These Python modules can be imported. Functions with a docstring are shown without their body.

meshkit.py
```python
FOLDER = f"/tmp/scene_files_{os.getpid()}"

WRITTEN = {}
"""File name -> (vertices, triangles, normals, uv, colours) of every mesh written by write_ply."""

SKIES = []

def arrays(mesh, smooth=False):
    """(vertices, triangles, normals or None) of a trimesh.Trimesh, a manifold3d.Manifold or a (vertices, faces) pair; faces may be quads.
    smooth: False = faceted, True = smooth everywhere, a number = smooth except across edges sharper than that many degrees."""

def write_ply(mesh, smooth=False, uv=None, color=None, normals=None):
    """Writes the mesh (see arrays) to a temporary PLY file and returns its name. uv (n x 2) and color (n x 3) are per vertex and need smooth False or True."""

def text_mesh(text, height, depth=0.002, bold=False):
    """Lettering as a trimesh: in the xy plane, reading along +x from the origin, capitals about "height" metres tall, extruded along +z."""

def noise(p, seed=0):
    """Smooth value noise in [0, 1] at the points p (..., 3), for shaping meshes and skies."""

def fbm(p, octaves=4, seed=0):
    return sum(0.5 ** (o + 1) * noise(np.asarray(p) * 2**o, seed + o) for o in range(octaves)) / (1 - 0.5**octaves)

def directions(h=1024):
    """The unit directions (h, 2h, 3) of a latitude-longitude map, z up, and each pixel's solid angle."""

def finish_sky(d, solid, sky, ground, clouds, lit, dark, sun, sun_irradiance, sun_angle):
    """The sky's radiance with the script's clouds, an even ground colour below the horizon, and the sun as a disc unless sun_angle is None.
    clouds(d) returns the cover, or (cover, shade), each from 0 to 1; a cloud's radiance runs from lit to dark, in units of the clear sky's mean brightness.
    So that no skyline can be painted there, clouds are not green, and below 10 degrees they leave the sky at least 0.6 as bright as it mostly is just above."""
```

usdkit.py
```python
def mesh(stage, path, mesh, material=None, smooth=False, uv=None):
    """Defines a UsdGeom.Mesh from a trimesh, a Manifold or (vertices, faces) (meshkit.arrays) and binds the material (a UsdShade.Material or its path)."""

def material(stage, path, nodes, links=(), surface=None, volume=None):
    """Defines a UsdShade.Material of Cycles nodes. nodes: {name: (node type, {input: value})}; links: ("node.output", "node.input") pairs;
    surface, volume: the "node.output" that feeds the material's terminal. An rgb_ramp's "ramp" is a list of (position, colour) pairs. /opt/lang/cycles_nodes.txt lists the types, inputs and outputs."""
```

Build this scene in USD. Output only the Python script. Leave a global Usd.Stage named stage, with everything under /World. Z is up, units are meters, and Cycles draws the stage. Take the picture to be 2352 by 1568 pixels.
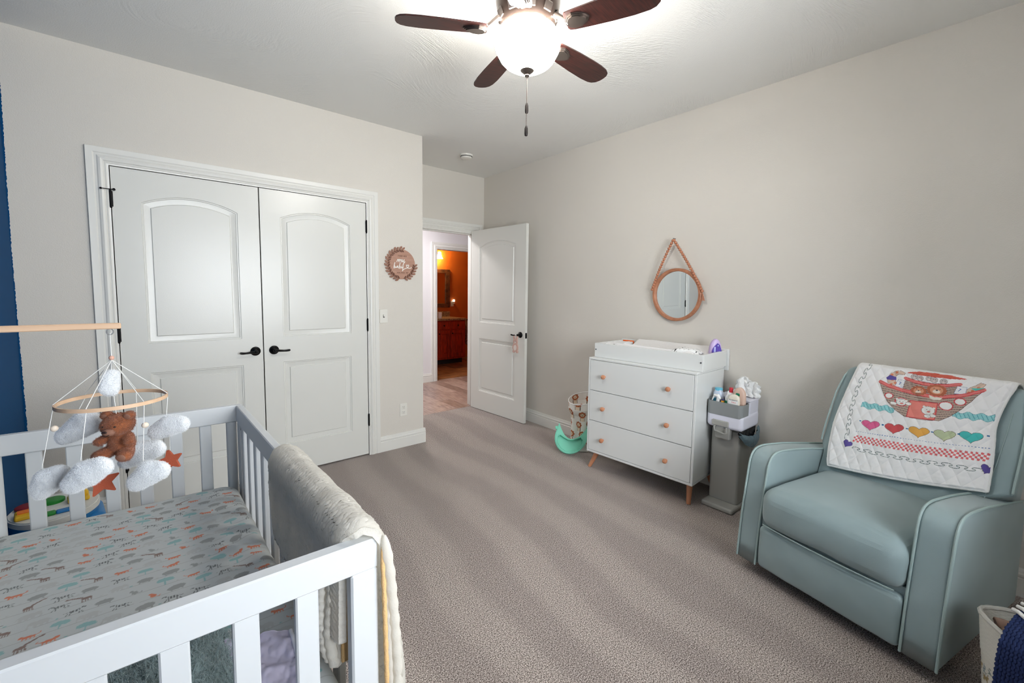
import math, random
import numpy as np, trimesh, shapely, manifold3d
from shapely.geometry import Polygon, Point, LineString, box as sbox
from shapely import affinity
from pxr import Usd, UsdGeom, UsdLux, UsdShade, Gf, Sdf, Vt
import usdkit, meshkit
PI = math.pi
rng = np.random.default_rng(7)
stage = Usd.Stage.CreateInMemory()
UsdGeom.SetStageUpAxis(stage, UsdGeom.Tokens.z); UsdGeom.SetStageMetersPerUnit(stage, 1.0)
UsdGeom.Xform.Define(stage, '/World'); UsdGeom.Scope.Define(stage, '/World/Looks')

# ---------------------------------------------------------------- camera, sky, lights, exposure
EXPOSURE = 0.0
WINDOW_POWER, WINDOW_COLOR = 15.5, (0.95, 0.98, 1.0)
FAN_GLOW, BULB_GLOW, HALL_GLOW, SCONCE_GLOW = 40.0, 600.0, 125.0, 105.0
cam = UsdGeom.Camera.Define(stage, '/World/Camera')
_f, _cx, _cy, _h = 982.108, 1189.164, 747.625, 1.396
_yaw, _pit, _rol = np.radians([40.426, 4.536, 0.802])
fw = np.array([math.sin(_yaw)*math.cos(_pit), math.cos(_yaw)*math.cos(_pit), -math.sin(_pit)])
r0 = np.array([math.cos(_yaw), -math.sin(_yaw), 0]); u0 = np.cross(r0, fw)
rr = math.cos(_rol)*r0 + math.sin(_rol)*u0; uu = -math.sin(_rol)*r0 + math.cos(_rol)*u0
cam.AddTransformOp().Set(Gf.Matrix4d(*rr, 0, *uu, 0, *(-fw), 0, 0, 0, _h, 1))
cam.CreateHorizontalApertureAttr(36.0); cam.CreateVerticalApertureAttr(24.0)
cam.CreateFocalLengthAttr(_f*36/2352)
cam.CreateHorizontalApertureOffsetAttr((1176-_cx)*36/2352); cam.CreateVerticalApertureOffsetAttr((_cy-784)*36/2352)
cam.CreateClippingRangeAttr(Gf.Vec2f(0.02, 100)); cam.CreateExposureAttr(EXPOSURE)

sky = UsdLux.DomeLight.Define(stage, '/World/Sky'); sky.CreateIntensityAttr(1.0); sky.CreateColorAttr(Gf.Vec3f(0.55, 0.68, 0.85))
# daylight that comes in at the window in the wall behind the camera
day = UsdLux.RectLight.Define(stage, '/World/WindowDaylight')
day.CreateWidthAttr(1.75); day.CreateHeightAttr(1.35); day.CreateIntensityAttr(WINDOW_POWER); day.CreateColorAttr(Gf.Vec3f(*WINDOW_COLOR))
day.AddTransformOp().Set(Gf.Matrix4d(1, 0, 0, 0, 0, 0, 1, 0, 0, -1, 0, 0, 1.05, -1.02, 1.5, 1))

# ---------------------------------------------------------------- helpers
count = {}
def numbered(path):
    n = count.get(path, 0); count[path] = n + 1
    return path if n == 0 else f'{path}_{n:03d}'
def tag(prim, label=None, cat=None, group=None, kind=None):
    p = prim.GetPrim() if hasattr(prim, 'GetPrim') else prim
    for k, v in (('label', label), ('category', cat), ('group', group), ('kind', kind)):
        if v: p.SetCustomDataByKey(k, v)
    return p
def thing(name, label, cat, loc=(0, 0, 0), rotz=0.0, group=None, kind=None):
    path = numbered('/World/' + name)
    x = UsdGeom.Xform.Define(stage, path); x.AddTranslateOp().Set(Gf.Vec3d(*map(float, loc)))
    if rotz: x.AddRotateZOp().Set(float(rotz))
    tag(x, label, cat, group, kind)
    return path
def part(name, mesh, mat, parent='/World', label=None, smooth=30, color=None, kind=None, cat=None, group=None):
    path = numbered(f'{parent}/{name}')
    m = usdkit.mesh(stage, path, mesh, mat, smooth=smooth)
    if color is not None:
        UsdGeom.PrimvarsAPI(m).CreatePrimvar('paint', Sdf.ValueTypeNames.Color3fArray, 'vertex').Set(Vt.Vec3fArray.FromNumpy(np.asarray(color, np.float32)))
    tag(m, label, cat, group, kind)
    return path
def struct(name, mesh, mat, label=None, smooth=30, parent='/World'):
    return part(name, mesh, mat, parent, label, smooth, kind='structure' if parent == '/World' else None)
def copy(src, loc, rotz=0.0, label=None, group=None, cat=None):
    base = src.rsplit('/', 1)[-1]
    path = numbered('/World/' + base)
    x = UsdGeom.Xform.Define(stage, path); x.GetPrim().GetReferences().AddInternalReference(src)
    x.ClearXformOpOrder(); x.AddTranslateOp().Set(Gf.Vec3d(*map(float, loc))); x.AddRotateZOp().Set(float(rotz))
    x.GetPrim().SetInstanceable(True); tag(x, label, cat, group)
    return path
def cat_(*ms):
    out = []
    for m in ms: out += list(m) if isinstance(m, (list, tuple)) and not (len(m) == 2 and isinstance(m[0], np.ndarray)) else [m]
    return trimesh.util.concatenate([tm(m) for m in out])
def tm(m):
    if isinstance(m, trimesh.Trimesh): return m
    if hasattr(m, 'to_mesh'):
        q = m.to_mesh(); return trimesh.Trimesh(q.vert_properties[:, :3], q.tri_verts, process=False)
    v, f = m; f = np.asarray(f)
    if f.shape[1] == 4: f = np.vstack([f[:, [0, 1, 2]], f[:, [0, 2, 3]]])
    return trimesh.Trimesh(v, f, process=False)
def bx(x0, x1, y0, y1, z0, z1):
    m = trimesh.creation.box([x1-x0, y1-y0, z1-z0]); m.apply_translation([(x0+x1)/2, (y0+y1)/2, (z0+z1)/2]); return m
def cbox(x0, x1, y0, y1, z0, z1, c=0.003):
    c = min(c, (x1-x0)*.45, (y1-y0)*.45, (z1-z0)*.45); p = []
    for a, A in ((0, x0), (1, x1)):
        for b, B in ((0, y0), (1, y1)):
            for d, D in ((0, z0), (1, z1)):
                sx, sy, sz = (c, -c)[a], (c, -c)[b], (c, -c)[d]
                p += [(A, B+sy, D+sz), (A+sx, B, D+sz), (A+sx, B+sy, D)]
    return trimesh.convex.convex_hull(np.array(p))
def rbox(x0, x1, y0, y1, z0, z1, r=0.01, n=16):
    M = manifold3d.Manifold; s = M.sphere(r, n)
    return tm(M.batch_hull([s.translate((x, y, z)) for x in (x0+r, x1-r) for y in (y0+r, y1-r) for z in (z0+r, z1-r)]))
def lathe(prof, n=32, cx=0.0, cy=0.0, cz=0.0):
    prof = np.array(prof, float); th = np.linspace(0, 2*PI, n, endpoint=False)
    v = np.array([[r*math.cos(t)+cx, r*math.sin(t)+cy, z+cz] for r, z in prof for t in th]); f = []
    for i in range(len(prof)-1):
        for j in range(n):
            a, b = i*n+j, i*n+(j+1) % n; f.append((a, b, b+n, a+n))
    m = tm((v, np.array(f))); m.merge_vertices(); m.update_faces(m.nondegenerate_faces()); 
    if m.is_watertight and m.volume < 0: m.invert()
    return m
def tube(pts, r=0.003, n=8, closed=False, caps=True):
    P = np.array(pts, float); k = len(P); R = np.broadcast_to(np.asarray(r, float), (k,))
    T = (np.roll(P, -1, 0)-np.roll(P, 1, 0)) if closed else np.gradient(P, axis=0)
    T /= np.maximum(np.linalg.norm(T, axis=1, keepdims=True), 1e-9)
    a = np.array([0, 0, 1.0]) if abs(T[0, 2]) < .9 else np.array([1.0, 0, 0]); V = []
    for i in range(k):
        a = a - T[i]*(a@T[i]); a /= np.linalg.norm(a); b = np.cross(T[i], a)
        V += [P[i]+R[i]*(math.cos(t)*a+math.sin(t)*b) for t in np.linspace(0, 2*PI, n, endpoint=False)]
    f = []
    for i in range(k if closed else k-1):
        for j in range(n):
            p, q = i*n+j, i*n+(j+1) % n; o = ((i+1) % k)*n
            f.append((p, q, o+(j+1) % n, o+j))
    F = [(x[0], x[1], x[2]) for x in f]+[(x[0], x[2], x[3]) for x in f]
    if caps and not closed:
        V += [P[0], P[-1]]; c0, c1 = len(V)-2, len(V)-1
        for j in range(n):
            F += [(c0, (j+1) % n, j), (c1, (k-1)*n+j, (k-1)*n+(j+1) % n)]
    return trimesh.Trimesh(np.array(V), np.array(F), process=False)
def sph(c, r, n=2, s=(1, 1, 1)):
    m = trimesh.creation.icosphere(n, 1.0); m.apply_scale(np.array(s)*r); m.apply_translation(c); return m
def cyl(p, q, r, n=20): return tube([p, q], r, n)
def ext(poly, h, z0=0.0):
    g = [tm(trimesh.creation.extrude_polygon(p, h, engine='earcut')) for p in (poly.geoms if hasattr(poly, 'geoms') else [poly])]
    m = trimesh.util.concatenate(g); m.apply_translation([0, 0, z0]); return m
def place(m, o, ex=(1, 0, 0), ey=(0, 1, 0), ez=(0, 0, 1)):
    m = tm(m).copy(); A = np.eye(4); A[:3, 0], A[:3, 1], A[:3, 2], A[:3, 3] = ex, ey, ez, o
    m.vertices = m.vertices@A[:3, :3].T + A[:3, 3]
    if np.linalg.det(A[:3, :3]) < 0: m.invert()
    return m
def grid(P, closed_u=False):
    """quads over an array of points (nu, nv, 3)"""
    nu, nv = P.shape[:2]; i, j = np.meshgrid(np.arange(nu-1), np.arange(nv-1), indexing='ij'); a = (i*nv+j).ravel()
    return tm((P.reshape(-1, 3), np.stack([a, a+nv, a+nv+1, a+1], 1)))
def shell(P, th):
    """a closed sheet of thickness th from the grid of points P"""
    nu, nv = P.shape[:2]
    du, dv = np.gradient(P, axis=0), np.gradient(P, axis=1); N = np.cross(du, dv); N /= np.maximum(np.linalg.norm(N, axis=2, keepdims=True), 1e-9)
    t = np.broadcast_to(np.asarray(th, float), (nu, nv))[..., None]
    A, B = P+N*t/2, P-N*t/2; a, b = grid(A), grid(B); b.invert()
    n = nu*nv; idx = np.arange(n).reshape(nu, nv)
    loop = np.concatenate([idx[0, :], idx[1:, -1], idx[-1, -2::-1], idx[-2:0:-1, 0]]); nx = np.roll(loop, -1)
    side = np.vstack([np.stack([loop, loop+n, nx+n], 1), np.stack([loop, nx+n, nx], 1)])
    m = trimesh.Trimesh(np.vstack([A.reshape(-1, 3), B.reshape(-1, 3)]), np.vstack([a.faces, b.faces+n, side]), process=False)
    if m.volume < 0: m.invert()
    return m
def capgrid(top, zb):
    """a fine top surface closed by straight sides and a flat bottom at zb"""
    a = grid(top); nu, nv = top.shape[:2]; n = nu*nv; idx = np.arange(n).reshape(nu, nv); loop = np.concatenate([idx[0, :], idx[1:, -1], idx[-1, -2::-1], idx[-2:0:-1, 0]]); k = len(loop)
    low = a.vertices[loop].copy(); low[:, 2] = zb; c = low.mean(0); b = n+np.arange(k); nx, bn = np.roll(loop, -1), np.roll(b, -1)
    m = trimesh.Trimesh(np.vstack([a.vertices, low, [c]]), np.vstack([a.faces, np.stack([loop, b, bn], 1), np.stack([loop, bn, nx], 1), np.stack([b, np.full(k, n+k), bn], 1)]), process=False)
    if m.volume < 0: m.invert()
    return m
def blob(bones, res=0.012, smooth=6):
    """one skin over bones ((p, rp), (q, rq))"""
    M = manifold3d.Manifold; parts = []
    for (p, a), (q, b) in bones: parts.append(M.batch_hull([M.sphere(a, 20).translate(tuple(map(float, p))), M.sphere(b, 20).translate(tuple(map(float, q)))]))
    m = tm(M.batch_boolean(parts, manifold3d.OpType.Add).refine_to_length(res)); m.merge_vertices()
    if smooth: trimesh.smoothing.filter_taubin(m, iterations=smooth)
    return m
def fuzz(m, amp, scale, seed=0):
    m = m.copy(); n = meshkit.fbm(m.vertices*scale+11, 3, seed); m.vertices = m.vertices + m.vertex_normals*((n-.5)*2*amp)[:, None]; return m

def lin(*c):
    c = np.array(c, float)/255; return tuple(np.where(c < .04045, c/12.92, ((c+.055)/1.055)**2.4))
MATS = {}
def mat(name, color, rough=0.5, metal=0.0, bump=None, mottle=None, paint=False, **kw):
    """bump: (scale, distance, detail[, stretch]); mottle: (scale, other colour, detail[, stretch])"""
    path = '/World/Looks/'+name
    N = {'p': ('principled_bsdf', {'base_color': color, 'roughness': rough, 'metallic': metal, **kw})}; L = []
    if bump or mottle: N['tc'] = ('texture_coordinate', {})
    if bump:
        N['bm'] = ('mapping', {'scale': bump[3] if len(bump) > 3 else (1, 1, 1)})
        N['bn'] = ('noise_texture', {'scale': bump[0], 'detail': bump[2]}); N['b'] = ('bump', {'strength': 1.0, 'distance': bump[1]})
        L += [('tc.object', 'bm.vector'), ('bm.vector', 'bn.vector'), ('bn.fac', 'b.height'), ('b.normal', 'p.normal')]
    if mottle:
        N['mm'] = ('mapping', {'scale': mottle[3] if len(mottle) > 3 else (1, 1, 1)})
        N['mn'] = ('noise_texture', {'scale': mottle[0], 'detail': mottle[2]}); N['mr'] = ('rgb_ramp', {'ramp': [(0.3, color), (0.7, mottle[1])]})
        L += [('tc.object', 'mm.vector'), ('mm.vector', 'mn.vector'), ('mn.fac', 'mr.fac'), ('mr.color', 'p.base_color')]
    if paint:
        N['a'] = ('attribute', {'attribute': 'paint'}); L += [('a.color', 'p.base_color')]
    MATS[name] = usdkit.material(stage, path, N, L, surface='p.BSDF'); return MATS[name]
def cloth_glow(name, color, through, bump):
    """loose knit: part of the light passes through"""
    return usdkit.material(stage, '/World/Looks/'+name, {'tc': ('texture_coordinate', {}), 'n': ('noise_texture', {'scale': bump[0], 'detail': 3.0}), 'b': ('bump', {'strength': 1.0, 'distance': bump[1]}),
        'd': ('diffuse_bsdf', {'color': color}), 't': ('translucent_bsdf', {'color': color}), 'm': ('mix_closure', {'fac': through})},
        [('tc.object', 'n.vector'), ('n.fac', 'b.height'), ('b.normal', 'd.normal'), ('d.BSDF', 'm.closure1'), ('t.BSDF', 'm.closure2')], surface='m.closure')
def glow(name, color, strength):
    return usdkit.material(stage, '/World/Looks/'+name, {'e': ('emission', {'color': color, 'strength': strength})}, [], surface='e.emission')

# ---------------------------------------------------------------- materials of the room
WALL = lin(216, 211, 202)
m_wall = mat('wall_paint', WALL, 0.75, bump=(240, 0.0009, 2))
m_blue = mat('blue_paint', lin(0, 68, 116), 0.7, bump=(240, 0.001, 2), specular_ior_level=0.15)
m_hallwall = mat('hall_paint', lin(230, 228, 229), 0.7, bump=(170, 0.001, 2))
m_orange = mat('orange_paint', lin(196, 108, 40), 0.6, bump=(120, 0.0015, 2))
m_trim = mat('white_trim', lin(226, 225, 219), 0.35)
m_door = mat('door_paint', lin(222, 222, 216), 0.28, bump=(300, 0.0002, 2))
m_iron = mat('black_iron', lin(16, 16, 18), 0.28, 0.6)
m_plate = mat('plate_white', lin(228, 226, 218), 0.35)
m_slot = mat('slot_dark', lin(60, 58, 55), 0.6)
# knock-down / stomped ceiling: broad patches of brush strokes
P = '/World/Looks/ceiling_paint'
m_ceil = usdkit.material(stage, P, {
    'tc': ('texture_coordinate', {}), 'p': ('principled_bsdf', {'base_color': lin(234, 234, 230), 'roughness': 0.8}),
    'd': ('noise_texture', {'scale': 0.9, 'detail': 0.0}), 'ds': ('vector_math', {'math_type': 'scale', 'scale': 1.5}), 'ad': ('vector_math', {'math_type': 'add'}),
    'mp': ('mapping', {'scale': (16, 120, 1)}), 'n': ('noise_texture', {'scale': 1.0, 'detail': 2.0}),
    'k': ('noise_texture', {'scale': 2.3, 'detail': 1.0}), 'kr': ('map_range', {'from_min': 0.42, 'from_max': 0.62, 'to_min': 0.0, 'to_max': 1.0, 'clamp': True}),
    'mu': ('math', {'math_type': 'multiply'}), 'f': ('noise_texture', {'scale': 150, 'detail': 2.0}), 'fm': ('math', {'math_type': 'multiply_add', 'value2': 0.25}),
    'b': ('bump', {'strength': 1.0, 'distance': 0.004})},
    [('tc.object', 'd.vector'), ('d.color', 'ds.vector1'), ('tc.object', 'ad.vector1'), ('ds.vector', 'ad.vector2'), ('ad.vector', 'mp.vector'), ('mp.vector', 'n.vector'),
     ('tc.object', 'k.vector'), ('k.fac', 'kr.value'), ('n.fac', 'mu.value1'), ('kr.result', 'mu.value2'), ('tc.object', 'f.vector'), ('f.fac', 'fm.value1'), ('mu.value', 'fm.value3'),
     ('fm.value', 'b.height'), ('b.normal', 'p.normal')], surface='p.BSDF')
# carpet: flecked cut pile with the tracks of the vacuum cleaner pressed into it
m_carpet = usdkit.material(stage, '/World/Looks/carpet_pile', {
    'tc': ('texture_coordinate', {}), 'p': ('principled_bsdf', {'roughness': 0.95, 'specular_ior_level': 0.1, 'sheen_weight': 0.15}),
    'v': ('noise_texture', {'scale': 215, 'detail': 2.0, 'roughness': 0.75}),
    'r': ('rgb_ramp', {'ramp': [(0.37, lin(76, 66, 60)), (0.46, lin(136, 124, 117)), (0.54, lin(186, 174, 167)), (0.64, lin(224, 214, 207))]}),
    'wm': ('mapping', {'rotation': (0, 0, 0.07), 'scale': (1, 1, 1)}), 'w': ('wave_texture', {'scale': 0.85, 'distortion': 4.5, 'detail': 2.5, 'detail_scale': 0.8, 'bands_direction': 'x'}),
    'wr': ('rgb_ramp', {'ramp': [(0.25, (0.87, 0.86, 0.86)), (0.75, (1.03, 1.03, 1.02))]}), 'mx': ('mix', {'mix_type': 'multiply', 'fac': 1.0}),
    'b': ('bump', {'strength': 0.8, 'distance': 0.005}), 'bv': ('noise_texture', {'scale': 270, 'detail': 2.0})},
    [('tc.object', 'v.vector'), ('v.fac', 'r.fac'), ('tc.object', 'wm.vector'), ('wm.vector', 'w.vector'), ('w.fac', 'wr.fac'), ('r.color', 'mx.color1'), ('wr.color', 'mx.color2'), ('mx.color', 'p.base_color'),
     ('tc.object', 'bv.vector'), ('bv.fac', 'b.height'), ('b.normal', 'p.normal')], surface='p.BSDF')

# ---------------------------------------------------------------- the room
XL, XR, YF, YC, YB, H, T = -0.567, 3.064, -0.90, 3.498, 4.252, 2.74, 0.12
XC = 1.851
def prism_floor(poly, z0, z1): return ext(Polygon(poly), z1-z0, z0)
struct('floor', prism_floor([(XL, YF), (XR, YF), (XR, YB+.003), (XL, YB+.003)], -0.05, 0.0), m_carpet, 'grey-beige flecked carpet with vacuum tracks')
struct('ceiling', bx(XL-T, XR+T, YF-T, YB+T, H, H+0.1), m_ceil, 'white ceiling with brushed texture')
struct('wall_left', bx(XL-T, XL, YF-T, YB+T, -.05, H), m_blue, 'dark blue accent wall')
struct('wall_right', bx(XR, XR+T, YF-T, YB+T, -.05, H), m_wall, 'long light greige wall')
DX0, DX1, DZ = -0.168, 1.342, 2.096
struct('wall_back', cat_(bx(XL, DX0-.012, YC, YC+T, -.05, H), bx(DX1+.012, XC-T, YC, YC+T, -.05, H), bx(DX0-.012, DX1+.012, YC, YC+T, DZ+.012, H),
       bx(XC-T, XC, YC, YB, -.05, H)), m_wall, 'light greige wall around the closet')
_r = np.random.default_rng(12); _z = np.linspace(.0, H, 420); _w = .004+.0035*_r.random(420)+.003*np.sin(_z*3)
part('paint_edge', ext(Polygon(np.vstack([np.stack([np.zeros(420), _z], 1), np.stack([_w, _z], 1)[::-1]])), .0006).apply_transform(np.array([[1, 0, 0, XL], [0, 0, -1, YC], [0, 1, 0, 0], [0, 0, 0, 1.0]])), m_blue, '/World/wall_back', 'ragged edge of blue paint in the corner', smooth=False)
EX0, EX1, EZ = 1.95, 2.940, 2.086
struct('wall_entry', cat_(bx(XL, EX0, YB, YB+T, -.05, H), bx(EX1, XR, YB, YB+T, -.05, H), bx(EX0, EX1, YB, YB+T, EZ, H)), m_wall, 'light greige wall over the entry door')
WX0, WX1, WZ0, WZ1 = 0.2, 1.9, 0.85, 2.15
struct('wall_front', cat_(bx(XL, WX0, YF-T, YF, -.05, H), bx(WX1, XR, YF-T, YF, -.05, H), bx(WX0, WX1, YF-T, YF, -.05, WZ0), bx(WX0, WX1, YF-T, YF, WZ1, H)), m_wall, 'light greige wall with the window')
win = thing('window_1', 'white framed window behind the viewer', None, kind='structure')
fr = [cbox(WX0, WX1, YF-T, YF-.03, WZ0, WZ0+.05), cbox(WX0, WX1, YF-T, YF-.03, WZ1-.05, WZ1), cbox(WX0, WX0+.05, YF-T, YF-.03, WZ0, WZ1), cbox(WX1-.05, WX1, YF-T, YF-.03, WZ0, WZ1), cbox(1.03, 1.07, YF-T+.02, YF-.04, WZ0, WZ1)]
part('window_frame', cat_(*fr), m_trim, win)
m_pane = usdkit.material(stage, '/World/Looks/window_pane', {'t': ('transparent_bsdf', {}), 'g': ('glossy_bsdf', {'color': (1, 1, 1), 'roughness': 0.02}), 'f': ('fresnel', {'IOR': 1.45}), 'm': ('mix_closure', {})},
    [('f.fac', 'm.fac'), ('t.BSDF', 'm.closure1'), ('g.BSDF', 'm.closure2')], surface='m.closure')
for a, b in ((WX0+.05, 1.03), (1.07, WX1-.05)): part('pane', bx(a, b, YF-.075, YF-.070, WZ0+.05, WZ1-.05), m_pane, win)
part('window_sill', cbox(WX0-.05, WX1+.05, YF-.03, YF+.05, WZ0-.03, WZ0, .006), m_trim, win)

# ------ trims
CAS = [(0, 0), (0, .010), (.008, .012), (.012, .015), (.018, .013), (.024, .019), (.034, .022), (.044, .019), (.050, .014), (.060, .013), (.066, .017), (.094, .019), (.096, .016), (.096, 0)]
def casing(x0, x1, zt, prof=CAS):
    """door casing on the plane y = 0, standing out to -y; inner opening x0..x1 up to zt"""
    V = []; n = len(prof)
    for d, h in prof: V += [(x0-d, -h, 0), (x0-d, -h, zt+d), (x1+d, -h, zt+d), (x1+d, -h, 0)]
    F = [(i*4+k, i*4+k+1, (i+1)*4+k+1, (i+1)*4+k) for i in range(n-1) for k in range(3)]
    return tm((np.array(V), np.array(F)))
def skirting(p, q, h=0.132, out=1):
    """baseboard along p->q (plan); stands out to the left of the direction when out = 1"""
    p, q = np.array(p, float), np.array(q, float); d = (q-p)/np.linalg.norm(q-p); nn = np.array([-d[1], d[0]])*out
    prof = [(0, 0), (.017, 0), (.017, h*.64), (.012, h*.67), (.012, h*.70), (.016, h*.73), (.016, h*.80), (.010, h*.86), (.010, h*.90), (.006, h), (0, h)]
    V = [(*(e+nn*a), z) for e in (p, q) for a, z in prof]; n = len(prof)
    F = [(i, i+1, n+i+1, n+i) for i in range(n-1)]
    m = tm((np.array(V), np.array(F))); cap = [(0, i, i+1) for i in range(1, n-1)]
    m = trimesh.Trimesh(m.vertices, np.vstack([m.faces, np.array(cap)[:, ::-1], np.array(cap)+n]), process=False)
    if out < 0: m.invert()
    return m
def wallplane(m, y): return place(m, (0, y, 0))
struct('trim_1', wallplane(casing(DX0, DX1, DZ), YC), m_trim, 'white moulded casing around the closet doors', smooth=20)
struct('trim_2', wallplane(casing(EX0, EX1, EZ), YB), m_trim, 'white moulded casing around the entry door', smooth=20)
jam = cat_(bx(DX0-.012, DX0, YC-.006, YC+T, 0, DZ), bx(DX1, DX1+.012, YC-.006, YC+T, 0, DZ), bx(DX0-.012, DX1+.012, YC-.006, YC+T, DZ, DZ+.012))
struct('trim_3', jam, m_trim, 'closet door jamb')
jam = cat_(bx(EX0-.001, EX0+.018, YB-.006, YB+T+.006, 0, EZ), bx(EX1-.018, EX1+.001, YB-.006, YB+T+.006, 0, EZ), bx(EX0, EX1, YB-.006, YB+T+.006, EZ-.018, EZ+.001),
           bx(EX1-.03, EX1-.018, YB+.04, YB+.08, 0, EZ-.018), bx(EX0+.018, EX1-.018, YB+.04, YB+.08, EZ-.03, EZ-.018))
struct('trim_4', jam, m_trim, 'entry door jamb with door stop')
struct('baseboard_back', cat_(skirting((DX1+.096, YC), (XC+.017, YC), out=-1), skirting((XC, YC+.0005), (XC, YB), out=-1), skirting((XL, YC), (DX0-.096, YC), out=-1)), m_trim, 'white moulded baseboard beside the closet', smooth=20)
struct('baseboard_right', skirting((XR, YF), (XR, YB)), m_trim, 'white moulded baseboard along the right wall', smooth=20)
struct('baseboard_left', skirting((XL, YF), (XL, YC), out=-1), m_trim, 'white baseboard under the blue wall', smooth=20)
struct('baseboard_entry', cat_(skirting((XC, YB), (EX0-.096, YB), out=-1), skirting((EX1+.096, YB), (XR, YB), out=-1)), m_trim, 'short white baseboards by the entry door', smooth=20)

# ------ panelled doors
def ring(x0, x1, z0, zs, za, d, n=28):
    """outline of a panel inset by d; arched between the springing zs and the crown za (a plain rectangle when za == zs)"""
    X0, X1, Z0 = x0+d, x1-d, z0+d
    if za - zs < 1e-6:
        t = np.linspace(X1, X0, n); return np.vstack([[(X0, Z0), (X1, Z0)], np.stack([t, np.full(n, zs-d)], 1)])
    c, s = (x1-x0)/2, za-zs; R = (c*c+s*s)/(2*s); zc, xc = za-R, (x0+x1)/2
    t = np.linspace(X1, X0, n); return np.vstack([[(X0, Z0), (X1, Z0)], np.stack([t, zc+np.sqrt((R-d)**2-(t-xc)**2)], 1)])
PROF = [(0, 0), (.003, .0045), (.009, .0045), (.012, .008), (.036, .0125), (.043, .0125), (.047, .006)]
def door_leaf(w, h, panels, th=0.035):
    """leaf in its own frame: x across, y = 0 at the moulded face (facing -y), z up from 0"""
    outer = Polygon([(0, 0), (w, 0), (w, h), (0, h)]); holes = [ring(*p, 0) for p in panels]
    v2, f2 = trimesh.creation.triangulate_polygon(Polygon(outer.exterior.coords, [q.tolist() for q in holes]), engine='earcut')
    ms = [trimesh.Trimesh(np.stack([v2[:, 0], np.zeros(len(v2)), v2[:, 1]], 1), f2, process=False)]
    for p in panels:
        rings = [np.insert(ring(*p, d), 1, y, axis=1) for d, y in PROF]; n = len(rings[0])
        F = [(i*n+k, i*n+(k+1) % n, (i+1)*n+(k+1) % n, (i+1)*n+k) for i in range(len(rings)-1) for k in range(n)]
        ms.append(tm((np.vstack(rings), np.array(F))))
        q = rings[-1]; v3, f3 = trimesh.creation.triangulate_polygon(Polygon(q[:, [0, 2]]), engine='earcut')
        ms.append(trimesh.Trimesh(np.stack([v3[:, 0], np.full(len(v3), PROF[-1][1]), v3[:, 1]], 1), f3, process=False))
    for m in ms:
        if len(m.faces) and m.face_normals[:, 1].mean() > 0: m.invert()
    b = bx(0, w, 0, th, 0, h); keep = b.face_normals[:, 1] > -.5; b.update_faces(keep)
    ms.append(b)
    return trimesh.util.concatenate(ms)
def lever(sign, arm=0.098):
    """rose and lever on the plane y = 0, standing out to -y; the lever points to sign x"""
    prof = [(0, 0), (.031, 0), (.032, .004), (.030, .008), (.024, .010), (.021, .014), (.013, .018), (.011, .024), (.0, .024)]
    rose = place(lathe(prof, 28), (0, 0, 0), (1, 0, 0), (0, 0, 1), (0, -1, 0))
    t = np.linspace(0, 1, 14); pts = np.stack([sign*arm*t, -.045+.006*np.sin(t*PI), -.002-.010*np.sin(t*PI*.9)*t+.003*t], 1)
    arm_ = tube(pts, np.interp(t, [0, .15, .6, .92, 1], [.0105, .009, .0065, .008, .006]), 12)
    neck = tube([(0, -.02, 0), (0, -.047, 0)], [.0115, .0115], 16)
    return rose, cat_(neck, arm_, sph((0, -.046, 0), .0115, 2))
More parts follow.
